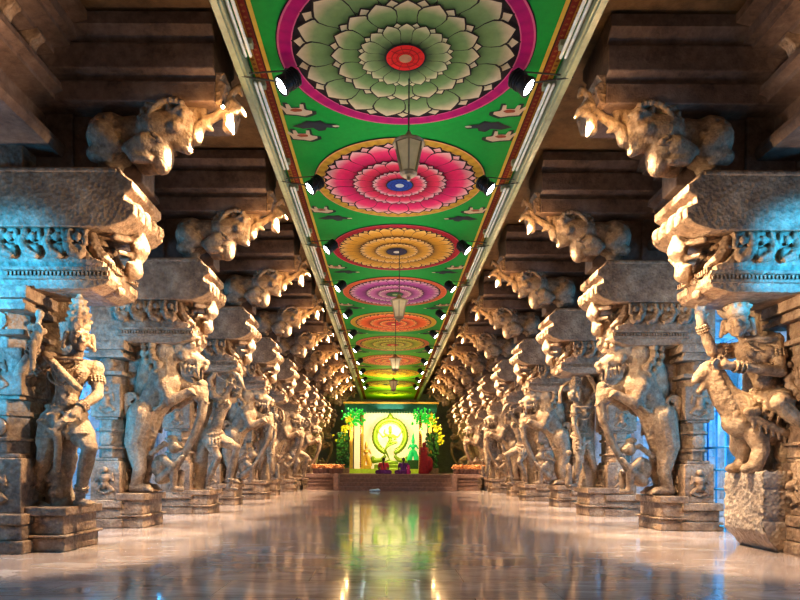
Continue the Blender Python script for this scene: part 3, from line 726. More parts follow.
def make_rider():
    r = empty('mounted_goddess_statue')
    def P(px, py, y=0): return V((5.05 - (px - 387) / 72, y, 1.1 + (468 - py) / 72))
    J = dict(pelvis=P(770, 396, -.1), chest=P(751, 354, -.14), neck=P(739, 341, -.2), head=P(727, 326, -.3), shl=P(765, 342, -.26), shr=P(734, 348, .02),
             ell=P(764, 374, -.42), hal=P(716, 369, -.46), hdl=(1, 0, .1), elr=P(712, 350, -.05), har=P(698, 324, -.12), hdr=(.1, 0, 1),
             hpl=P(774, 400, -.25), hpr=P(768, 400, .05), knl=P(757, 404, -.52), knr=P(748, 404, .35), anl=P(786, 434, -.56), anr=P(770, 436, .4), tol=P(797, 444, -.62), tor=P(778, 446, .4))
    s = 1.5; o, Q, fr = figure(J, s, (.55, -1, -.05), True)
    o.obj('body', STATUE, r, voxel=.013, smooth=1, disp=.004); crown(r, Q, fr, s, .05, 'hair_bun'); garment(r, Q, s, False); jewels(r, Q, s)
    b = Org()     # the mount: deep chested beast with long neck
    b.e(P(748, 414, 0), (.36, .27, .3), Matrix.Rotation(.5, 3, 'Y')); b.e(P(768, 426, 0), (.42, .27, .26)); b.e(P(790, 428, 0), (.34, .27, .25))
    b.chain([P(742, 408), P(728, 396), P(718, 382), P(712, 370)], [.27, .19, .14, .12])
    b.c(P(711, 367), .13, P(702, 373), .09); b.c(P(704, 370), .08, P(696, 379), .05); b.c(P(710, 378), .06, P(701, 389), .045); b.e(P(698, 374), .05)
    for q in (-1, 1): b.e(P(707, 363, .09 * q), .04); b.c(P(716, 360, .07 * q), .045, P(720, 350, .1 * q), .02)
    for t in range(9): b.e(P(717 + t * 3.2, 362 + t * 5, 0), (.06, .09, .08)); b.e(P(714 + t * 2.2, 372 + t * 5, -.13 - t * .008), .04)
    for q in (-1, 1):
        b.chain([P(752, 432, .14 * q), P(756, 448, .18 * q), P(750, 464, .18 * q)], [.15, .11, .1]); b.c(P(750, 465, .18 * q), .09, P(740, 467, .18 * q), .07)
        b.chain([P(786, 436, .15 * q), P(778, 452, .18 * q), P(784, 464, .18 * q)], [.17, .12, .1]); b.c(P(784, 465, .18 * q), .09, P(774, 467, .18 * q), .07)
    b.obj('mount', STATUE, r, voxel=.02, disp=.012)
    t_ = Org()     # saddle cloth with tassels
    t_.chain([P(738, 412, -.26), P(752, 422, -.29), P(770, 430, -.3), P(792, 436, -.28)], [.05, .055, .055, .05])
    for t in range(8):
        c = P(742 + t * 6, 417 + t * 2.7, -.29); t_.e(c, (.07, .04, .06)); t_.chain([c, c + V((-.02, -.02, -.14))], [.035, .018])
    for t in range(3): t_.e(P(737 + t * 5, 412 - t * 1, -.3), (.06, .05, .06))
    t_.obj('saddle_cloth', STATUE, r, voxel=.014, smooth=1)
    k = Org(); k.chain([P(772, 468, .25), P(778, 420, .3), P(778, 350, .3), P(766, 300, .3)], [.3, .28, .26, .22]); k.c(P(756, 445, .3), .16, P(760, 420, .3), .2)
    k.chain([P(742, 300, .3), P(765, 300, .2), P(792, 300, .2)], [.16, .2, .22]); k.chain([P(760, 350, .1), P(775, 356, -.1), P(792, 352, -.05), P(795, 380, .0)], [.07, .08, .09, .06])
    for t in range(5): k.e(P(771 + t * 6, 352 + (t % 2) * 5, -.12), .07)
    k.obj('backing_slab', STATUE, r, voxel=.03, smooth=1, disp=.02)
    m = Org(); m.box((-1.3, -.45, 0), (.05, .55, 1.08)); me = m.bake('pedestal', ROUGH, voxel=.035, smooth=1, disp=.045, dscale=.09)
    for v in me.vertices:      # dressed front, rough hewn side facing the nave
        if v.co.z < .28 and v.co.x > -.3: v.co.x -= (.28 - v.co.z) * .8
        if v.co.y < -.36: v.co.y = -.44 + (.03 if (v.co.z % .42) < .05 else 0)
    link('pedestal', me, r)
    return r

# ------------------------------------------------------------------ pillars
def relief(o, c, s, axis='y', kind=0):
    """little carved figure or scroll on a block face; axis = face normal axis"""
    def p(a, b, d=0): return V((c[0] + a * s, c[1] - d * s, c[2] + b * s)) if axis == 'y' else V((c[0] + d * s, c[1] + a * s, c[2] + b * s))
    if kind == 0:
        o.e(p(0, .32, .02), .09 * s); o.e(p(0, .05), .14 * s); o.e(p(0, -.12), .13 * s)
        for q in (-1, 1):
            o.c(p(.1 * q, .15), .05 * s, p(.24 * q, .0), .04 * s); o.c(p(.24 * q, 0), .04 * s, p(.2 * q, .22), .03 * s)
            o.c(p(.08 * q, -.15), .07 * s, p(.24 * q, -.28), .05 * s); o.c(p(.24 * q, -.28), .05 * s, p(.02 * q, -.38), .04 * s)
    else:
        n = 14
        for t in range(n):
            a = 2 * PI * t / n; o.e(p(.3 * math.cos(a), .3 * math.sin(a)), .05 * s); 
            if t % 2: o.c(p(.08 * math.cos(a), .08 * math.sin(a)), .05 * s, p(.2 * math.cos(a), .2 * math.sin(a)), .045 * s)
        o.e(p(0, 0), .09 * s)
def make_pillar(human):
    r = empty('carved_pillar')
    x0, x1 = (-.8, -.12) if human else (-.85, -.32); yy = .42; cx = (x0 + x1) / 2; hx = (x1 - x0) / 2
    m = MB()
    m.box((x0 - .12, -yy - .12, 0), (x1 + .1, yy + .12, .16)); m.box((x0 - .07, -yy - .07, .16), (x1 + .06, yy + .07, .36)); m.box((x0 - .12, -yy - .12, .36), (x1 + .08, yy + .12, .5))
    m.obj('base', STONE, r, bevel=.02)
    m = MB()
    def blk(z0, z1, e=0): m.box((x0 - e, -yy - e, z0), (x1 + e, yy + e, z1))
    def octa(z0, z1, e=.0):
        n = 8; rr = 1.0 / math.cos(PI / 8)
        m.ring_stack(cx, 0, [(rr, z0), (rr, z1)], n, PI / 8, hx * .86 + e, yy * .86 + e)
    blk(.5, 1.2); blk(1.2, 1.26, -.05); octa(1.26, 1.95); octa(1.42, 1.47, .05); octa(1.74, 1.8, .05); blk(1.95, 2.0, -.05); blk(2.0, 2.6); octa(2.6, 2.75, .02); blk(2.75, 2.82, .06)
    octa(2.82, 3.1); blk(3.06, 3.14, .1); blk(3.14, 3.22, .03); blk(3.2, 3.36, .12)
    blk(3.3, 5.7, 0)
    m.obj('shaft', STONE, r, bevel=.015)
    for c, sz, ax, kd in (((cx, -yy - .005, .85), .62, 'y', 0), ((x1 + .005, 0, .85), .62, 'x', 0), ((cx, -yy - .005, 2.3), .62, 'y', 0), ((x1 + .005, 0, 2.3), .62, 'x', 0),
                          ((cx, -yy * .9, 1.6), .35, 'y', 1), ((cx, -yy * .9, 2.95), .3, 'y', 1)):
        o = Org(); relief(o, c, sz, ax, kd)
        if kd == 1: o.e(c, (.14, .03, .14))
        o.obj('carved_relief', STONE, r, voxel=.016, smooth=1)
    # bracket (two stepped corbels) reaching out to the nave
    A = [(x0, 3.34), (.74, 3.34), (.95, 3.40), (1.0, 3.47), (1.0, 3.56), (.90, 3.6), (.92, 3.68), (.76, 3.74), (.66, 3.86), (.62, 4.0), (.7, 4.1), (x0, 4.1)]
    b = MB(); b.prism_y(A, -.44, .44); ba = b.obj('lower_bracket', STONE, r, bevel=.012)
    d = MB()
    for t in range(26): d.box((-.3 + t * .05, -.47, 3.5), (-.275 + t * .05, -.44, 3.55))
    d.box((-.35, -.49, 3.56), (1.0, -.44, 3.6)); d.box((-.35, -.48, 3.45), (1.0, -.44, 3.49))
    for t in range(14): d.box((.97, -.42 + t * .06, 3.6), (1.02, -.39 + t * .06, 3.66))
    d.obj('dentil_band', STONE, ba)
    v = Org()
    for xq in (-.28, .02, .32, .58):
        v.chain([V((xq - .08, -.45, 4.05)), V((xq - .1, -.47, 3.9)), V((xq - .03, -.5, 3.78)), V((xq + .06, -.5, 3.74))], [.05, .06, .065, .05])
        v.spiral(V((xq + .02, -.48, 3.8)), .085, 1.2, .035, .025, start=-.5, sgn=1, n=12); v.chain([V((xq + .1, -.45, 4.06)), V((xq + .12, -.46, 3.9))], [.035, .03])
        v.e((xq + .02, -.48, 3.98), (.05, .03, .07))
    for yq in (-.3, 0, .3):
        v.chain([V((.7, yq, 4.05)), V((.74, yq, 3.9)), V((.84, yq, 3.78)), V((.95, yq, 3.7))], [.07, .08, .075, .05])
    v.obj('scroll_relief', STONE, ba, voxel=.014, smooth=1, disp=.006, dscale=.04)
    B = [(x0 - .05, 4.1), (1.0, 4.1), (1.22, 4.18), (1.32, 4.26), (1.33, 4.38), (1.2, 4.44), (1.2, 4.52), (1.3, 4.58), (1.3, 4.68), (1.2, 4.74), (1.12, 4.85), (x0 - .05, 4.85)]
    b = MB(); b.prism_y(B, -.5, .5); b.box((x0, -.52, 4.78), (1.1, .52, 4.83)); bb = b.obj('upper_bracket', STONE, r, bevel=.015)
    v = Org()
    for yq in (-.36, -.12, .12, .36):
        v.spiral(V((1.27, yq, 4.32)), .09, 1.1, .05, .03, start=PI / 2, sgn=-1, n=10); v.e((1.26, yq, 4.62), (.06, .07, .08)); v.e((1.2, yq, 4.46), (.05, .06, .05))
    # hanging bud with little figure
    v.chain([V((1.16, 0, 4.2)), V((1.2, 0, 4.0)), V((1.16, 0, 3.86)), V((1.12, 0, 3.7)), V((1.08, 0, 3.6))], [.1, .13, .07, .12, .04])
    v.e((1.2, -.1, 3.98), .07); v.e((1.12, -.12, 3.74), .06); v.c((1.14, 0, 3.9), .04, (1.02, -.2, 3.88), .03); v.c((1.0, 0, 3.62), .06, (.9, -.1, 3.5), .05); v.e((.96, -.08, 3.4), .08)
    v.c((1.14, 0, 4.1), .06, (1.0, -.3, 4.05), .04); v.c((1.1, .1, 3.8), .05, (1.15, .3, 4.0), .04)
    v.obj('hanging_bud', STONE, bb, voxel=.018, smooth=1, disp=.01, dscale=.04)
    m = MB(); m.box((-.3, -.05, 4.85), (1.25, .38, 5.75)); m.box((-.3, -.12, 4.85), (.35, -.05, 5.75)); m.obj('back_block', BEAM, r, bevel=.02)
    return r
def make_beast():
    r = empty('corbel_lion')
    def P(px, py, y=-.22): return V((4.5 + (px - 387) / 75.6, y, 1.1 + (468 - py) / 75.6))
    o = Org()
    o.e(P(114, 146), (.3, .22, .33)); o.e(P(136, 142), (.4, .19, .22)); o.e(P(157, 146), (.26, .22, .3)); o.e(P(164, 163), (.17, .18, .26))
    o.c(P(160, 140), .26, P(180, 136), .2); o.e(P(184, 134), (.2, .19, .19)); o.c(P(184, 138), .15, P(196, 146), .09); o.c(P(178, 150), .1, P(191, 158), .06); o.e(P(197, 142), .06)
    for q in (-1, 1):
        y = -.22 + .16 * q
        o.chain([P(112, 150, y), P(124, 160, y), P(104, 168, y)], [.18, .12, .09]); o.c(P(104, 170, y), .08, P(118, 171, y), .06)
        o.chain([P(152, 158, y), P(140, 163, y), P(144, 171, y)], [.13, .1, .08]); o.c(P(144, 171, y), .08, P(156, 172, y), .06)
        o.e(P(190, 130, -.22 + .19 * q), .055); o.e(P(192, 130, -.22 + .23 * q), .025); o.chain([P(182, 127, -.22 + .19 * q), P(189, 124, -.22 + .2 * q), P(197, 128, -.22 + .14 * q)], [.03, .04, .03]); o.e(P(182, 142, -.22 + .17 * q), .08); o.c(P(178, 126, -.22 + .13 * q), .06, P(173, 118, -.22 + .16 * q), .025)
        for t in range(3): o.c(P(187 + t * 3.5, 146 + t * 2, -.22 + .07 * q), .022, P(187 + t * 3.5, 151 + t * 2, -.22 + .07 * q), .01)
    for t in range(9): o.e(P(146 + t * 2.2, 152 + 1.2 * abs(t - 4), -.44), .03)
    for t in range(8): a = t * .7; o.e(P(114 + 13 * math.cos(a), 146 + 13 * math.sin(a), -.41), .028)
    o.obj('body', STATUE, r, voxel=.022, smooth=2, disp=.006)
    m = Org()
    for t in range(12):
        a = 1.0 + t * PI * 1.1 / 12; c = P(178, 138) + V((.27 * math.cos(a), 0, .27 * math.sin(a)))
        m.e(c, (.05, .2, .05)); m.e(c + V((0, -.2, 0)), .045); c2 = P(170, 140) + V((.3 * math.cos(a + .13), -.14, .34 * math.sin(a + .13))); m.e(c2, .05)
    m.obj('mane', STATUE, r, voxel=.02, smooth=1, disp=.008, dscale=.04)
    h = Org()     # horn, trunk scroll and hanging pendants, all lit at the nave edge
    h.chain([P(186, 126), P(190, 112), P(199, 107), P(205, 99), P(206, 89)], [0.104, 0.078, 0.058, 0.039, 0.019])
    h.chain([P(192, 132), P(196, 118), P(204, 120), P(208, 114), P(205, 108)], [0.091, 0.072, 0.065, 0.052, 0.039])
    h.chain([P(198, 146), P(201, 136), P(212, 128), P(222, 122), P(229, 112)], [0.091, 0.078, 0.065, 0.058, 0.052])
    h.spiral(P(230, 118), .09, 1.3, .04, .022, start=PI, sgn=-1, n=14)
    h.chain([P(226, 112), P(234, 102), P(240, 96), P(243, 104)], [0.058, 0.046, 0.039, 0.026]); h.chain([P(234, 110), P(242, 118), P(246, 124)], [0.052, 0.046, 0.026])
    h.chain([P(230, 124), P(230, 136), P(234, 142)], [0.065, 0.078, 0.026]); h.e(P(236, 120), (.07, .06, .05)); h.chain([P(205, 124), P(208, 134), P(214, 138)], [0.052, 0.065, 0.026])
    h.obj('scrolling_trunk', STATUE, r, voxel=.018, smooth=1, disp=.008, dscale=.04)
    return r
def make_beam():
    m = MB()
    # local x: 0 at pillar face, + to nave
    m.prism_x([(-.42, 5.72), (.42, 5.72), (.42, 5.98), (.36, 6.0), (.36, 6.06), (.48, 6.1), (.48, 6.42), (.4, 6.46), (.56, 6.6), (.56, 6.76), (-.56, 6.76), (-.56, 6.6), (-.4, 6.46), (-.48, 6.42), (-.48, 6.1), (-.36, 6.06), (-.36, 6.0), (-.42, 5.98)], -3.78, 2.3)
    o = m.obj('cross_beam', BEAM, bevel=.015)
    e = MB(); e.prism_y([(2.3, 5.72), (2.38, 5.75), (2.44, 5.95), (2.36, 6.02), (2.42, 6.1), (2.3, 6.1)], -.4, .4)
    for t in range(6): e.ball((2.4, -.3 + t * .12, 5.9), .05)
    e.obj('beam_end_moulding', STONE, o, bevel=.01)
    return o

print('building statues')
SIDE = {-1: CX - 4.7, 1: CX + .15 + 4.7}
def put(o, s, y): o.location = (SIDE[s], y, 0); o.scale = (-s, 1, 1)
makers = {'warrior': make_warrior, 'archer': make_archer, 'dancer': make_dancer, 'yali': make_yali, 'rider': make_rider}
proto = {}
seq = {-1: ['warrior', 'yali', 'archer', 'yali', 'dancer', 'yali', 'archer', 'yali', 'dancer', 'yali'],
       1: ['rider', 'yali', 'dancer', 'yali', 'archer', 'yali', 'dancer', 'yali', 'archer', 'yali']}
words = {'warrior': ('stone warrior statue with tall headdress and one bent knee', 'statue'),
         'archer': ('slender stone archer statue holding a bow overhead', 'statue'),
         'dancer': ('stone dancer statue with raised arm and tall crown', 'statue'),
         'yali': ('rearing stone lion statue with curled mane', 'lion statue'),
         'rider': ('stone goddess riding a long necked beast', 'statue')}
yd = {'warrior': 0.0, 'rider': .42}
pil = {}
for s, nm in ((-1, 'left'), (1, 'right')):
    for k in range(NB):
        kind = seq[s][k]; y = DK(k)
        if kind in proto: o = dup(proto[kind])
        else: o = proto[kind] = makers[kind]()
        put(o, s, y + yd.get(kind, 0)); w, cat = words[kind]
        if kind in ('warrior', 'rider'): lab = w + ', nearest on the ' + nm
        else: lab = w + ', at the %s pillar on the %s' % (ORD[k], nm)
        tag(o, lab, cat, 'statues standing against the pillars')
        hk = kind not in ('yali', 'rider')
        if hk in pil: p = dup(pil[hk])
        else: p = pil[hk] = make_pillar(hk)
        put(p, s, y); tag(p, '%s carved stone pillar with stepped brackets on the %s side' % (ORD[k], nm), 'pillar', 'carved pillars of the nave', 'thing')
        if 'beast' in pil: b = dup(pil['beast'])
        else: b = pil['beast'] = make_beast()
        put(b, s, y); tag(b, '%s carved lion crouching on a bracket of the %s pillar row' % (ORD[k], nm), 'corbel lion', 'lions on the pillar brackets')
        if 'beam' in pil: b = dup(pil['beam'])
        else: b = pil['beam'] = make_beam()
        put(b, s, y); tag(b, '%s dark moulded stone cross beam above the %s pillar row' % (ORD[k], nm), 'beam', 'cross beams over the aisles', 'thing')

# small side columns between nave pillars and aisle wall, bluish in the lamp light
ac = None
for s, nm in ((-1, 'left'), (1, 'right')):
    for k in range(0, 7):
        if ac is None:
            m = MB(); m.box((-.4, -.4, 0), (.4, .4, .4)); m.box((-.32, -.32, .4), (.32, .32, 1.4)); m.ring_stack(0, 0, [(.36, 1.4), (.33, 1.5), (.33, 2.3), (.4, 2.4), (.33, 2.5)], 8, PI / 8)
            m.box((-.32, -.32, 2.5), (.32, .32, 3.2)); m.ring_stack(0, 0, [(.33, 3.2), (.33, 3.9), (.5, 4.1), (.5, 4.2)], 12)
            m.box((-.6, -.45, 4.2), (.6, .45, 4.6)); m.box((-.8, -.4, 4.6), (.8, .4, 6.75)); ac = m.obj('aisle_column', AISLE, bevel=.02); o = ac
            
            for c, ax in (((0, -.33, .9), 'y'), ((0, -.33, 2.85), 'y'), ((.33, 0, .9), 'x')):
                q = Org(); relief(q, c, .6, ax); q.obj('carved_relief', AISLE, ac, voxel=.02, smooth=1)
        else: o = dup(ac)
        o.location = (CX + s * 7.4, DK(k) + .1, 0)
        tag(o, '%s plain blue lit column in the %s aisle behind the statues' % (ORD[k], nm), 'column', 'aisle columns behind the statues', 'thing')
# blue gate behind the second bay on the right
for s, x, y in ((1, CX + 5.75, 11.0),):
    g = MB()
    for t in range(9): g.tube([(x, y - 1.3 + t * .3, 0.0), (x, y - 1.3 + t * .3, 2.3)], .02, 6)
    for z in (.1, .75, 1.1, 1.5, 2.3): g.tube([(x, y - 1.35, z), (x, y + 1.15, z)], .022, 6)
    o = g.obj('barred_gate', BLUEP); tag(o, 'blue barred metal gate between the first and second pillars on the right', 'gate', kind='thing')

# ------------------------------------------------------------------ stage and shrine
SY = 30.6
st = MB()
st.box((CX - 4.2, SY, 0), (CX + 4.4, 46, .12)); st.box((CX - 4.1, SY + .08, .12), (CX + 4.3, 46, .62)); st.box((CX - 4.25, SY - .03, .62), (CX + 4.45, 46, .8))
for z in (.28, .44): st.box((CX - 4.15, SY + .03, z), (CX + 4.35, 46, z + .06))
so = st.obj('stone_platform', PINKST, bevel=.01); tag(so, 'low brown stone platform across the far end of the hall', 'platform', kind='thing')
stp = MB()
for i in range(4): stp.box((CX - 2.5, SY - 1.1 + i * .28, 0), (CX + 2.9, SY, .2 * (i + 1) - .02 * (i == 3)))
stp.box((CX - 2.75, SY - 1.1, 0), (CX - 2.5, SY, .82)); stp.box((CX + 2.9, SY - 1.1, 0), (CX + 3.15, SY, .82))
o = stp.obj('stone_steps', PINKST, bevel=.01); tag(o, 'four wide brown stone steps up to the platform', 'steps', kind='thing')

BY = 36.0
# scale at the shrine: 17.2 px per metre
def SP(px, py, y=BY): f = 620 / y; return V(((px - 387) / f, y, 1.1 + (468 - py) / f))
r = empty('shrine_pavilion', (0, 0, 0)); tag(r, 'lit cream backed shrine pavilion with teal valance on the platform', 'shrine', kind='thing')
a, b = SP(354, 411), SP(427, 474)
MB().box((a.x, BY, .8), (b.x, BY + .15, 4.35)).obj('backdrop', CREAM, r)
m = MB()
for x in (a.x - .1, b.x + .1, a.x + .5, b.x - .45): MB().box((x - .09, BY - 1.2, .8), (x + .09, BY - 1.02, 4.35)).obj('post', GOLD, r)
m = MB(); x0, x1 = a.x - .45, b.x + .45
m.box((x0, BY - 1.4, 4.3), (x1, BY + .2, 4.68))
for t in range(34):
    xx = x0 + (t + .5) * (x1 - x0) / 34; m.add([(xx - .07, BY - 1.42, 4.31), (xx + .07, BY - 1.42, 4.31), (xx, BY - 1.42, 4.1)], [(0, 1, 2)])
m.obj('valance', TEAL, r)
m = MB(); m.box((x0 - .1, BY - 1.5, 4.68), (x1 + .1, BY + .2, 4.78)); m.obj('valance_trim', GOLD, r)
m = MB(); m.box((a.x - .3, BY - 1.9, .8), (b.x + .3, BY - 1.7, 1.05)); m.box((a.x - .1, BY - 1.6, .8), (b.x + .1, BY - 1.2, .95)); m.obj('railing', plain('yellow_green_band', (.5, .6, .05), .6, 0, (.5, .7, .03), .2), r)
def floral(name, pts, r_, mat, lab, cat, n=10):
    m = MB()
    for p in pts:
        for q in range(n):
            d = V((random.gauss(0, 1), random.gauss(0, .6), random.gauss(0, 1))) * r_ * .6
            c = V(p) + d; m.ball(c, (.05 + random.random() * .05, .05, .05 + random.random() * .04))
    o = m.obj(name, mat); tag(o, lab, cat); return o
for s, px in ((-1, 357), (1, 422)):
    nm = 'left' if s < 0 else 'right'
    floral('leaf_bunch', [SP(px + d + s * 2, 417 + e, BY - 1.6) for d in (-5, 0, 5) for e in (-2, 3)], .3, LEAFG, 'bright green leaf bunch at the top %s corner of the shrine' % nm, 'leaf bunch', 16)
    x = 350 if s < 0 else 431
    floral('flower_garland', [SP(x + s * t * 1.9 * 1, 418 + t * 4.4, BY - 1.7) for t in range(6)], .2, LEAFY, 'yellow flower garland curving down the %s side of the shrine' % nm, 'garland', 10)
    m = MB()
    for t in range(26): m.ball(SP(360.5 if s < 0 else 420, 414 + t * 2.1, BY - 1.75), (.05, .05, .06))
    o = m.obj('bead_string', REDC); tag(o, 'red bead string hanging on the %s of the shrine' % nm, 'bead string')
    # tall foliage boxes
    e = empty('foliage_planter', SP(343 if s < 0 else 432, 474, 34)); e.location.z = .8
    m = MB(); m.box((-.35, -.3, 0), (.35, .3, .3)); m.obj('planter_box', PINKST, e, bevel=.01)
    m = MB()
    for q in range(160): m.ball((random.uniform(-.33, .33), random.uniform(-.28, .28), random.uniform(.3, 2.2)), (.07, .05, .09))
    m.obj('foliage', DKGREEN, e); tag(e, 'dark green clipped foliage planter on the %s of the shrine' % nm, 'planter')
# arch with dancing deity
r = empty('arched_deity_idol', (SP(390, 474, BY - .6).x, BY - .6, .8)); tag(r, 'gilded dancing deity tinted by green light inside a round flaming arch on the shrine', 'idol')
o = Org(); R = .92; cz = 2.1; n = 36
for i in range(n):
    if 25 <= i <= 28: continue
    p = [V((R * 1.0 * math.cos(2 * PI * j / n), 0, cz + R * 1.05 * math.sin(2 * PI * j / n))) for j in (i, i + 1)]
    o.c(p[0], .12, p[1], .12); p2 = [V((q.x * .8, 0, cz + (q.z - cz) * .8)) for q in p]; o.c(p2[0], .03, p2[1], .03)
    o.c(p[0], .05, V((p[0].x * 1.14, 0, cz + (p[0].z - cz) * 1.14)), .025)
for q in (-1, 1): o.chain([(.3 * q, 0, .95), (.5 * q, 0, .75), (.95 * q, 0, .7)], [.1, .12, .16]); o.e((.98 * q, 0, .85), .14)
o.e((0, 0, cz + R + .2), (.16, .1, .18)); o.e((0, 0, cz + R + .4), .07)
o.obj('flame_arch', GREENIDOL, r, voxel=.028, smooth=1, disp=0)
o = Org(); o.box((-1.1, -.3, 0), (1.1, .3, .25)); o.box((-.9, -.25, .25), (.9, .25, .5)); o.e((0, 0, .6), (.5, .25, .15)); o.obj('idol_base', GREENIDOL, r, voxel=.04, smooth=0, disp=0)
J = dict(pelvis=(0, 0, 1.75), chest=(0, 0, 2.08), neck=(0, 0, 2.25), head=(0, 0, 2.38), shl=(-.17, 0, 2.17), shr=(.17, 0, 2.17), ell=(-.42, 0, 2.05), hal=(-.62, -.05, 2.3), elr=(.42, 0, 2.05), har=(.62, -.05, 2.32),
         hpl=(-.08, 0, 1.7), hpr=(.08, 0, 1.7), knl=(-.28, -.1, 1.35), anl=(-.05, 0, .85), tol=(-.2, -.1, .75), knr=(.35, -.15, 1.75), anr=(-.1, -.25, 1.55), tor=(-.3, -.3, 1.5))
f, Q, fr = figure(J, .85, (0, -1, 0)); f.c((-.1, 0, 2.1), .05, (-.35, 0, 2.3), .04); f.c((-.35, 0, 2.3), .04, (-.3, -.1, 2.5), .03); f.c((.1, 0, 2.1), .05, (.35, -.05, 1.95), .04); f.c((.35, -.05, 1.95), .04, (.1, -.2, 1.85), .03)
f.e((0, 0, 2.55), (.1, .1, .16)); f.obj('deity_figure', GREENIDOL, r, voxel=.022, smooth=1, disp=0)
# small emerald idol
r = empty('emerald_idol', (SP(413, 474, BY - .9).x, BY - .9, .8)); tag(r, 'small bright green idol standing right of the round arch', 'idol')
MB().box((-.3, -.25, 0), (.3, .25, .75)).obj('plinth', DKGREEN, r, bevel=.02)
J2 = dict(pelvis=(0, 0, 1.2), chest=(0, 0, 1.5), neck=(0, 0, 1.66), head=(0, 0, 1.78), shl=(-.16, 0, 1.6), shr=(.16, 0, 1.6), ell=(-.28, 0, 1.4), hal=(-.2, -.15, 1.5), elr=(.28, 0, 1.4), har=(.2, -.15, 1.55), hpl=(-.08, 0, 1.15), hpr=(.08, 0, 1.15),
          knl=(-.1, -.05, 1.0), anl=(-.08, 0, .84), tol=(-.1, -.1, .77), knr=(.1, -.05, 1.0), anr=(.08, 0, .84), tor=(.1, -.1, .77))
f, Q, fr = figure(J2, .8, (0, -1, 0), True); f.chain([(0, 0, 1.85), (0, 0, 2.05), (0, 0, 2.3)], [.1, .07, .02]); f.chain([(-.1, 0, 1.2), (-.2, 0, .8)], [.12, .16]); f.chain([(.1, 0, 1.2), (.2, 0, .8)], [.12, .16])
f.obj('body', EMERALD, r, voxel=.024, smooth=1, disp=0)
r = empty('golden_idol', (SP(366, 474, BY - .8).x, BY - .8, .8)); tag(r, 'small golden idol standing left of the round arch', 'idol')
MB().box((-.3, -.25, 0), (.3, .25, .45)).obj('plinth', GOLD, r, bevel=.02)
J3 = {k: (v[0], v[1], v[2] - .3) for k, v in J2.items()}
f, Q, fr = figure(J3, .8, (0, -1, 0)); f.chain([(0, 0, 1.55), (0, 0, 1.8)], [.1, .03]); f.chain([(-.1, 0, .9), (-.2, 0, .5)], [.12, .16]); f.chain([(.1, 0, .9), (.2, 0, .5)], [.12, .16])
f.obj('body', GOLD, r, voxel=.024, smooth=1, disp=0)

# people on the platform
SKIN = plain('brown_skin', (.22, .11, .06), .6); HAIR = plain('black_hair', (.01, .008, .008), .5)
PURP = plain('purple_sari', (.13, .02, .18), .8); RED2 = plain('red_blouse', (.5, .03, .06), .8); MAG = plain('magenta_shawl', (.5, .02, .2), .8)
def seated(px, cloth, top, lab, lean=0):
    x = SP(px, 474, 31.3).x; r = empty('seated_person', (x, 31.4, .8)); tag(r, lab, 'person')
    o = Org()     # body from the back, cross legged
    o.e((0, 0, .13), (.2, .18, .13)); o.c((0, 0, .15), .15, (lean, .02, .42), .14); o.e((lean, .02, .46), (.19, .11, .12)); o.c((lean, .02, .5), .07, (lean, .03, .63), .05)
    o.e((lean, .05, .72), (.075, .09, .11)); o.c((lean, .13, .72), .012, (lean, .145, .70), .016)
    for q in (-1, 1):
        o.e((lean + .077 * q, .04, .71), (.015, .02, .03))
        o.c((.1 * q, .05, .12), .1, (.33 * q, .25, .1), .075); o.c((.33 * q, .25, .09), .07, (-.04 * q, .38, .06), .045); o.c((-.04 * q, .38, .05), .04, (-.14 * q, .4, .05), .03)
        o.c((lean + .18 * q, .02, .5), .06, (lean + .25 * q, .06, .28), .045); o.c((lean + .25 * q, .06, .28), .045, (.18 * q, .27, .2), .032); hand(o, (.18 * q, .27, .2), (-.2 * q, 1, -.2), .95)
    o.obj('body', SKIN, r, voxel=.016, smooth=1, disp=0)
    o = Org(); o.c((lean, 0, .2), .17, (lean, .02, .44), .16); o.e((lean, .02, .47), (.205, .13, .1))
    for q in (-1, 1): o.c((lean + .18 * q, .02, .5), .075, (lean + .24 * q, .05, .36), .062)
    o.obj('upper_garment', top, r, voxel=.02, smooth=1, disp=.01)
    o = Org(); o.e((0, .0, .12), (.25, .22, .14))
    for q in (-1, 1): o.c((.1 * q, .05, .12), .13, (.33 * q, .25, .1), .1); o.c((.33 * q, .25, .09), .1, (0, .36, .07), .07)
    o.e((0, .1, .03), (.42, .34, .05)); o.obj('skirt', cloth, r, voxel=.022, smooth=1, disp=.012)
    o = Org(); o.e((lean, .03, .745), (.088, .098, .1)); o.e((lean, -.06, .7), (.05, .045, .06)); o.chain([(lean, -.07, .68), (lean, -.13, .5), (lean + .02, -.16, .3)], [.035, .03, .015]); o.obj('hair', HAIR, r, voxel=.014, smooth=1, disp=0)
seated(383.5, PURP, RED2, 'person in red top and blue purple skirt sitting left on the platform edge')
seated(403, PURP, PURP, 'person in purple clothing sitting before the round arch, right of the other', .03)
m = Org(); xx = SP(408.5, 474, 31.3).x; m.chain([(xx, 31.25, .84), (xx, 31.3, 1.2)], [.1, .07]); o = m.obj('shawl', MAG, voxel=.02); tag(o, 'magenta folded cloth beside the seated person in purple', 'cloth')
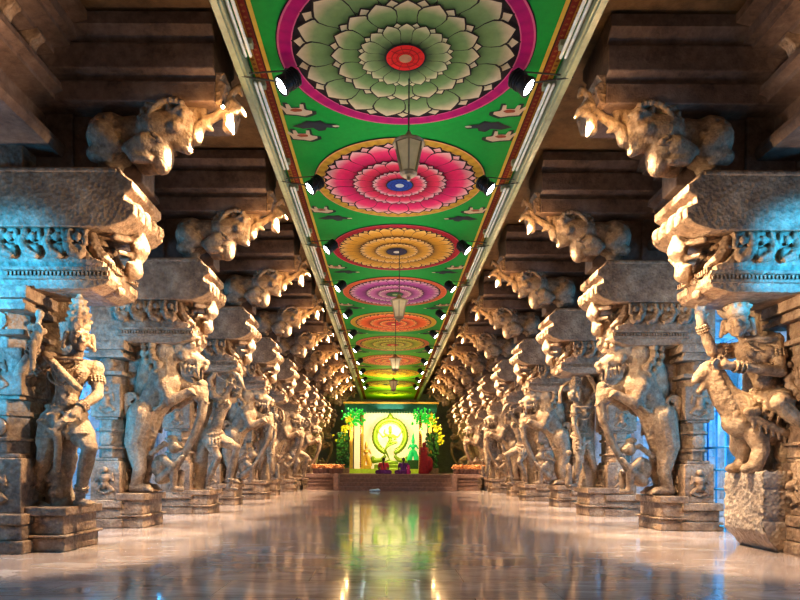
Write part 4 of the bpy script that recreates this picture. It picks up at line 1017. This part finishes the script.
# standing person in crimson
x = SP(424, 474, 33).x; r = empty('standing_person', (x, 33, .8)); tag(r, 'person draped in crimson clothing standing at the right of the shrine', 'person')
J4 = dict(pelvis=(0, 0, .9), chest=(0, 0, 1.22), neck=(0, 0, 1.4), head=(0, .02, 1.53), shl=(-.17, 0, 1.34), shr=(.17, 0, 1.34), ell=(-.24, 0, 1.07), hal=(-.1, .2, 1.05), elr=(.24, 0, 1.07), har=(.1, .2, 1.05), hdl=(.4, .6, .2), hdr=(-.4, .6, .2),
          hpl=(-.09, 0, .86), hpr=(.09, 0, .86), knl=(-.1, .02, .47), knr=(.1, .02, .47), anl=(-.1, 0, .08), anr=(.1, 0, .08), tol=(-.11, .15, .04), tor=(.11, .15, .04))
f, Q, fr = figure(J4, .93, (-.2, 1, 0), True); f.obj('body', SKIN, r, voxel=.018, disp=0)
o = Org(); o.c((0, 0, 1.3), .17, (0, 0, 1.0), .17); o.chain([(0, 0, 1.0), (0, 0, .6), (0, 0, .1)], [.2, .24, .3]); o.e((.25, 0, .5), (.25, .2, .45)); o.e((0, -.03, 1.56), (.11, .12, .13)); o.e((0, 0, 1.33), (.23, .14, .12)); o.obj('sari', REDC, r, voxel=.022, disp=.012)

# offerings and small pots on the platform edge
pot = None
for s, px0 in ((-1, 316), (1, 457)):
    nm = 'left' if s < 0 else 'right'
    for i in range(6):
        if pot is None:
            pot = empty('flower_pot'); m = MB(); m.ring_stack(0, 0, [(.12, 0), (.16, .04), (.2, .22), (.22, .24), (.2, .26)], 14); m.obj('pot', PINKST, pot, True)
            m = MB()
            for q in range(60): m.ball((random.gauss(0, .11), random.gauss(0, .1), .28 + abs(random.gauss(0, .09))), .05)
            m.obj('flowers', FLOWO, pot); o = pot
        else: o = dup(pot)
        o.location = (SP(px0 + i * 4.6, 474, 31.2).x, 31.3, .8); o.rotation_euler.z = i * 1.3
        tag(o, '%s flower pot from the left, %s end of the platform' % (['first', 'second', 'third', 'fourth', 'fifth', 'sixth'][i], nm), 'flower pot', 'flower pots on the platform')
o = Org(); p = SP(375, 490, 29.0); o.e((p.x, 29.0, .05), (.28, .2, .06)); o.e((p.x + .12, 28.95, .08), (.12, .1, .06)); o = o.obj('folded_cloth', BLUEC, voxel=.02, disp=.012, dscale=.06)
tag(o, 'small pale blue folded cloth lying on the floor before the steps', 'cloth')

# tiny lamp on the first left bracket
def bulb(loc, lab):
    r = empty('bare_bulb', loc); tag(r, lab, 'bulb')
    MB().ball((0, 0, 0), .022, sub=2).obj('glass', BULB, r, True); m = MB(); m.ring_stack(0, 0, [(.014, .015), (.018, .02), (.018, .07)], 10); m.tube([(0, 0, .07), (.02, .1, .35)], .006, 5); m.obj('socket', BLACK, r)
bulb((SIDE[-1] + 4.5 + (212 - 387) / 75.6 + .2, DK(0) - .35, 1.1 + (468 - 121) / 75.6), 'small glowing bulb beside the nearest corbel lion on the left')

# ------------------------------------------------------------------ lights
def lamp(kind, loc, e, col, size=.3, tgt=None, spot=90, blend=.5):
    l = bpy.data.lights.new('lamp', kind); l.energy = e; l.color = col
    if kind == 'AREA': l.size = size
    else: l.shadow_soft_size = size
    if kind == 'SPOT': l.spot_size = math.radians(spot); l.spot_blend = blend
    o = bpy.data.objects.new('lamp', l); COL.objects.link(o); o.location = loc
    if tgt: o.rotation_euler = (V(tgt) - V(loc)).to_track_quat('-Z', 'Y').to_euler()
    return o
WARM = (1, .74, .45); ORG = (1, .5, .18); BLUE = (.03, .42, 1)
# nave fill
for y, e in ((0.0, 80), (5.5, 14), (11, 10), (17, 10), (23, 10), (29, 8)):
    lamp('POINT', (CX, y, 3.4), e, (1, .76, .64), 1.0)
# up-light on the painted ceiling
for y in (5, 9, 13, 17, 21, 25, 29, 34, 39): lamp('AREA', (CX, y, 4.4), 26, (1, .95, .82), 1.4, (CX, y, 9))
# added unseen spots and points per pillar, grazing the nave side of every statue
for s in (-1, 1):
    for k in range(9):
        lamp('SPOT', (CX + s * 1.9, DK(k) - .35, 5.8), 3600, (1, .82, .58), .06, (CX + s * 4.2, DK(k) + .05, 2.2), 60, .5)
        lamp('SPOT', (CX + s * 1.2, DK(k) - .75, 3.2), 560 if k else 1000, (1, .80, .54), .06, (CX + s * 3.9, DK(k) + .05, 3.3), 72, .6)
        lamp('POINT', (CX + s * 2.4, DK(k) - .62, 5.4), 20, (1, .64, .27), .05)
# added warm spots, no fixture, to brighten the near entablature corners
for s in (-1, 1):
    lamp('SPOT', (CX + s * 2.6, 4.6, 3.6), 850, (1, .78, .58), .15, (CX + s * 5.2, 5.9, 5.9), 60, .8)
# blue aisles
for s in (-1, 1):
    for y, e in ((6.0, 260), (9.9, 300), (13.2, 260), (16.6, 200), (20, 160), (26, 160)):
        lamp('POINT', (CX + s * 7.9, y, 3.0), e * 1.6, BLUE, .4)
        lamp('POINT', (CX + s * 5.9, y + .1, 1.6), e * .3, BLUE, .2)
    lamp('SPOT', (CX + s * 6.6, 4.6, 2.8 + (.4 if s > 0 else 0)), 4200, BLUE, .1, (CX + s * 5.1, 7.8, 3.5 + (.25 if s > 0 else 0)), 30 - (5 if s > 0 else 0), .8 - (.3 if s > 0 else 0))
    if s < 0: lamp('SPOT', (CX + s * 6.6, 4.6, 2.0), 2200, BLUE, .1, (CX + s * 5.6, 7.8, 2.2), 26, .3)
    lamp('POINT', (CX + s * 5.6, 7.2, 2.7), 10, ORG, .15)
    lamp('POINT', (CX + s * 3.75, DK(0) - .35, 2.75), 8, ORG, .1)
# shrine
lamp('AREA', (CX, BY - 1.6, 3.6), 110, (1, .85, .5), 1.0, (CX, BY, 2.2))
lamp('AREA', (CX - 2.9, BY - 3.2, 2.8), 28, (.6, 1, .12), .6, (CX - 2.3, BY, 2.6)); lamp('AREA', (CX + 2.9, BY - 3.2, 2.8), 28, (.8, 1, .1), .6, (CX + 2.3, BY, 2.6))
lamp('AREA', (CX, SY - 1.5, 4.2), 60, (1, .85, .6), .8, (CX, SY + 1.4, .8))
for y in (34.5, 39, 43): lamp('AREA', (CX, y, 5.1), 60, (.8, 1, .1), .8, (CX, y, 9))

w = bpy.data.worlds.new('world'); bpy.context.scene.world = w; w.use_nodes = True
w.node_tree.nodes['Background'].inputs[0].default_value = (.75, .6, .5, 1); w.node_tree.nodes['Background'].inputs[1].default_value = .12
sc = bpy.context.scene
sc.view_settings.view_transform = 'Standard'; sc.view_settings.look = 'None'; sc.view_settings.exposure = 0.05; sc.view_settings.gamma = .88
sc.cycles.use_denoising = True; sc.cycles.max_bounces = 6; sc.cycles.sample_clamp_indirect = 4
print('done', len(bpy.data.objects))
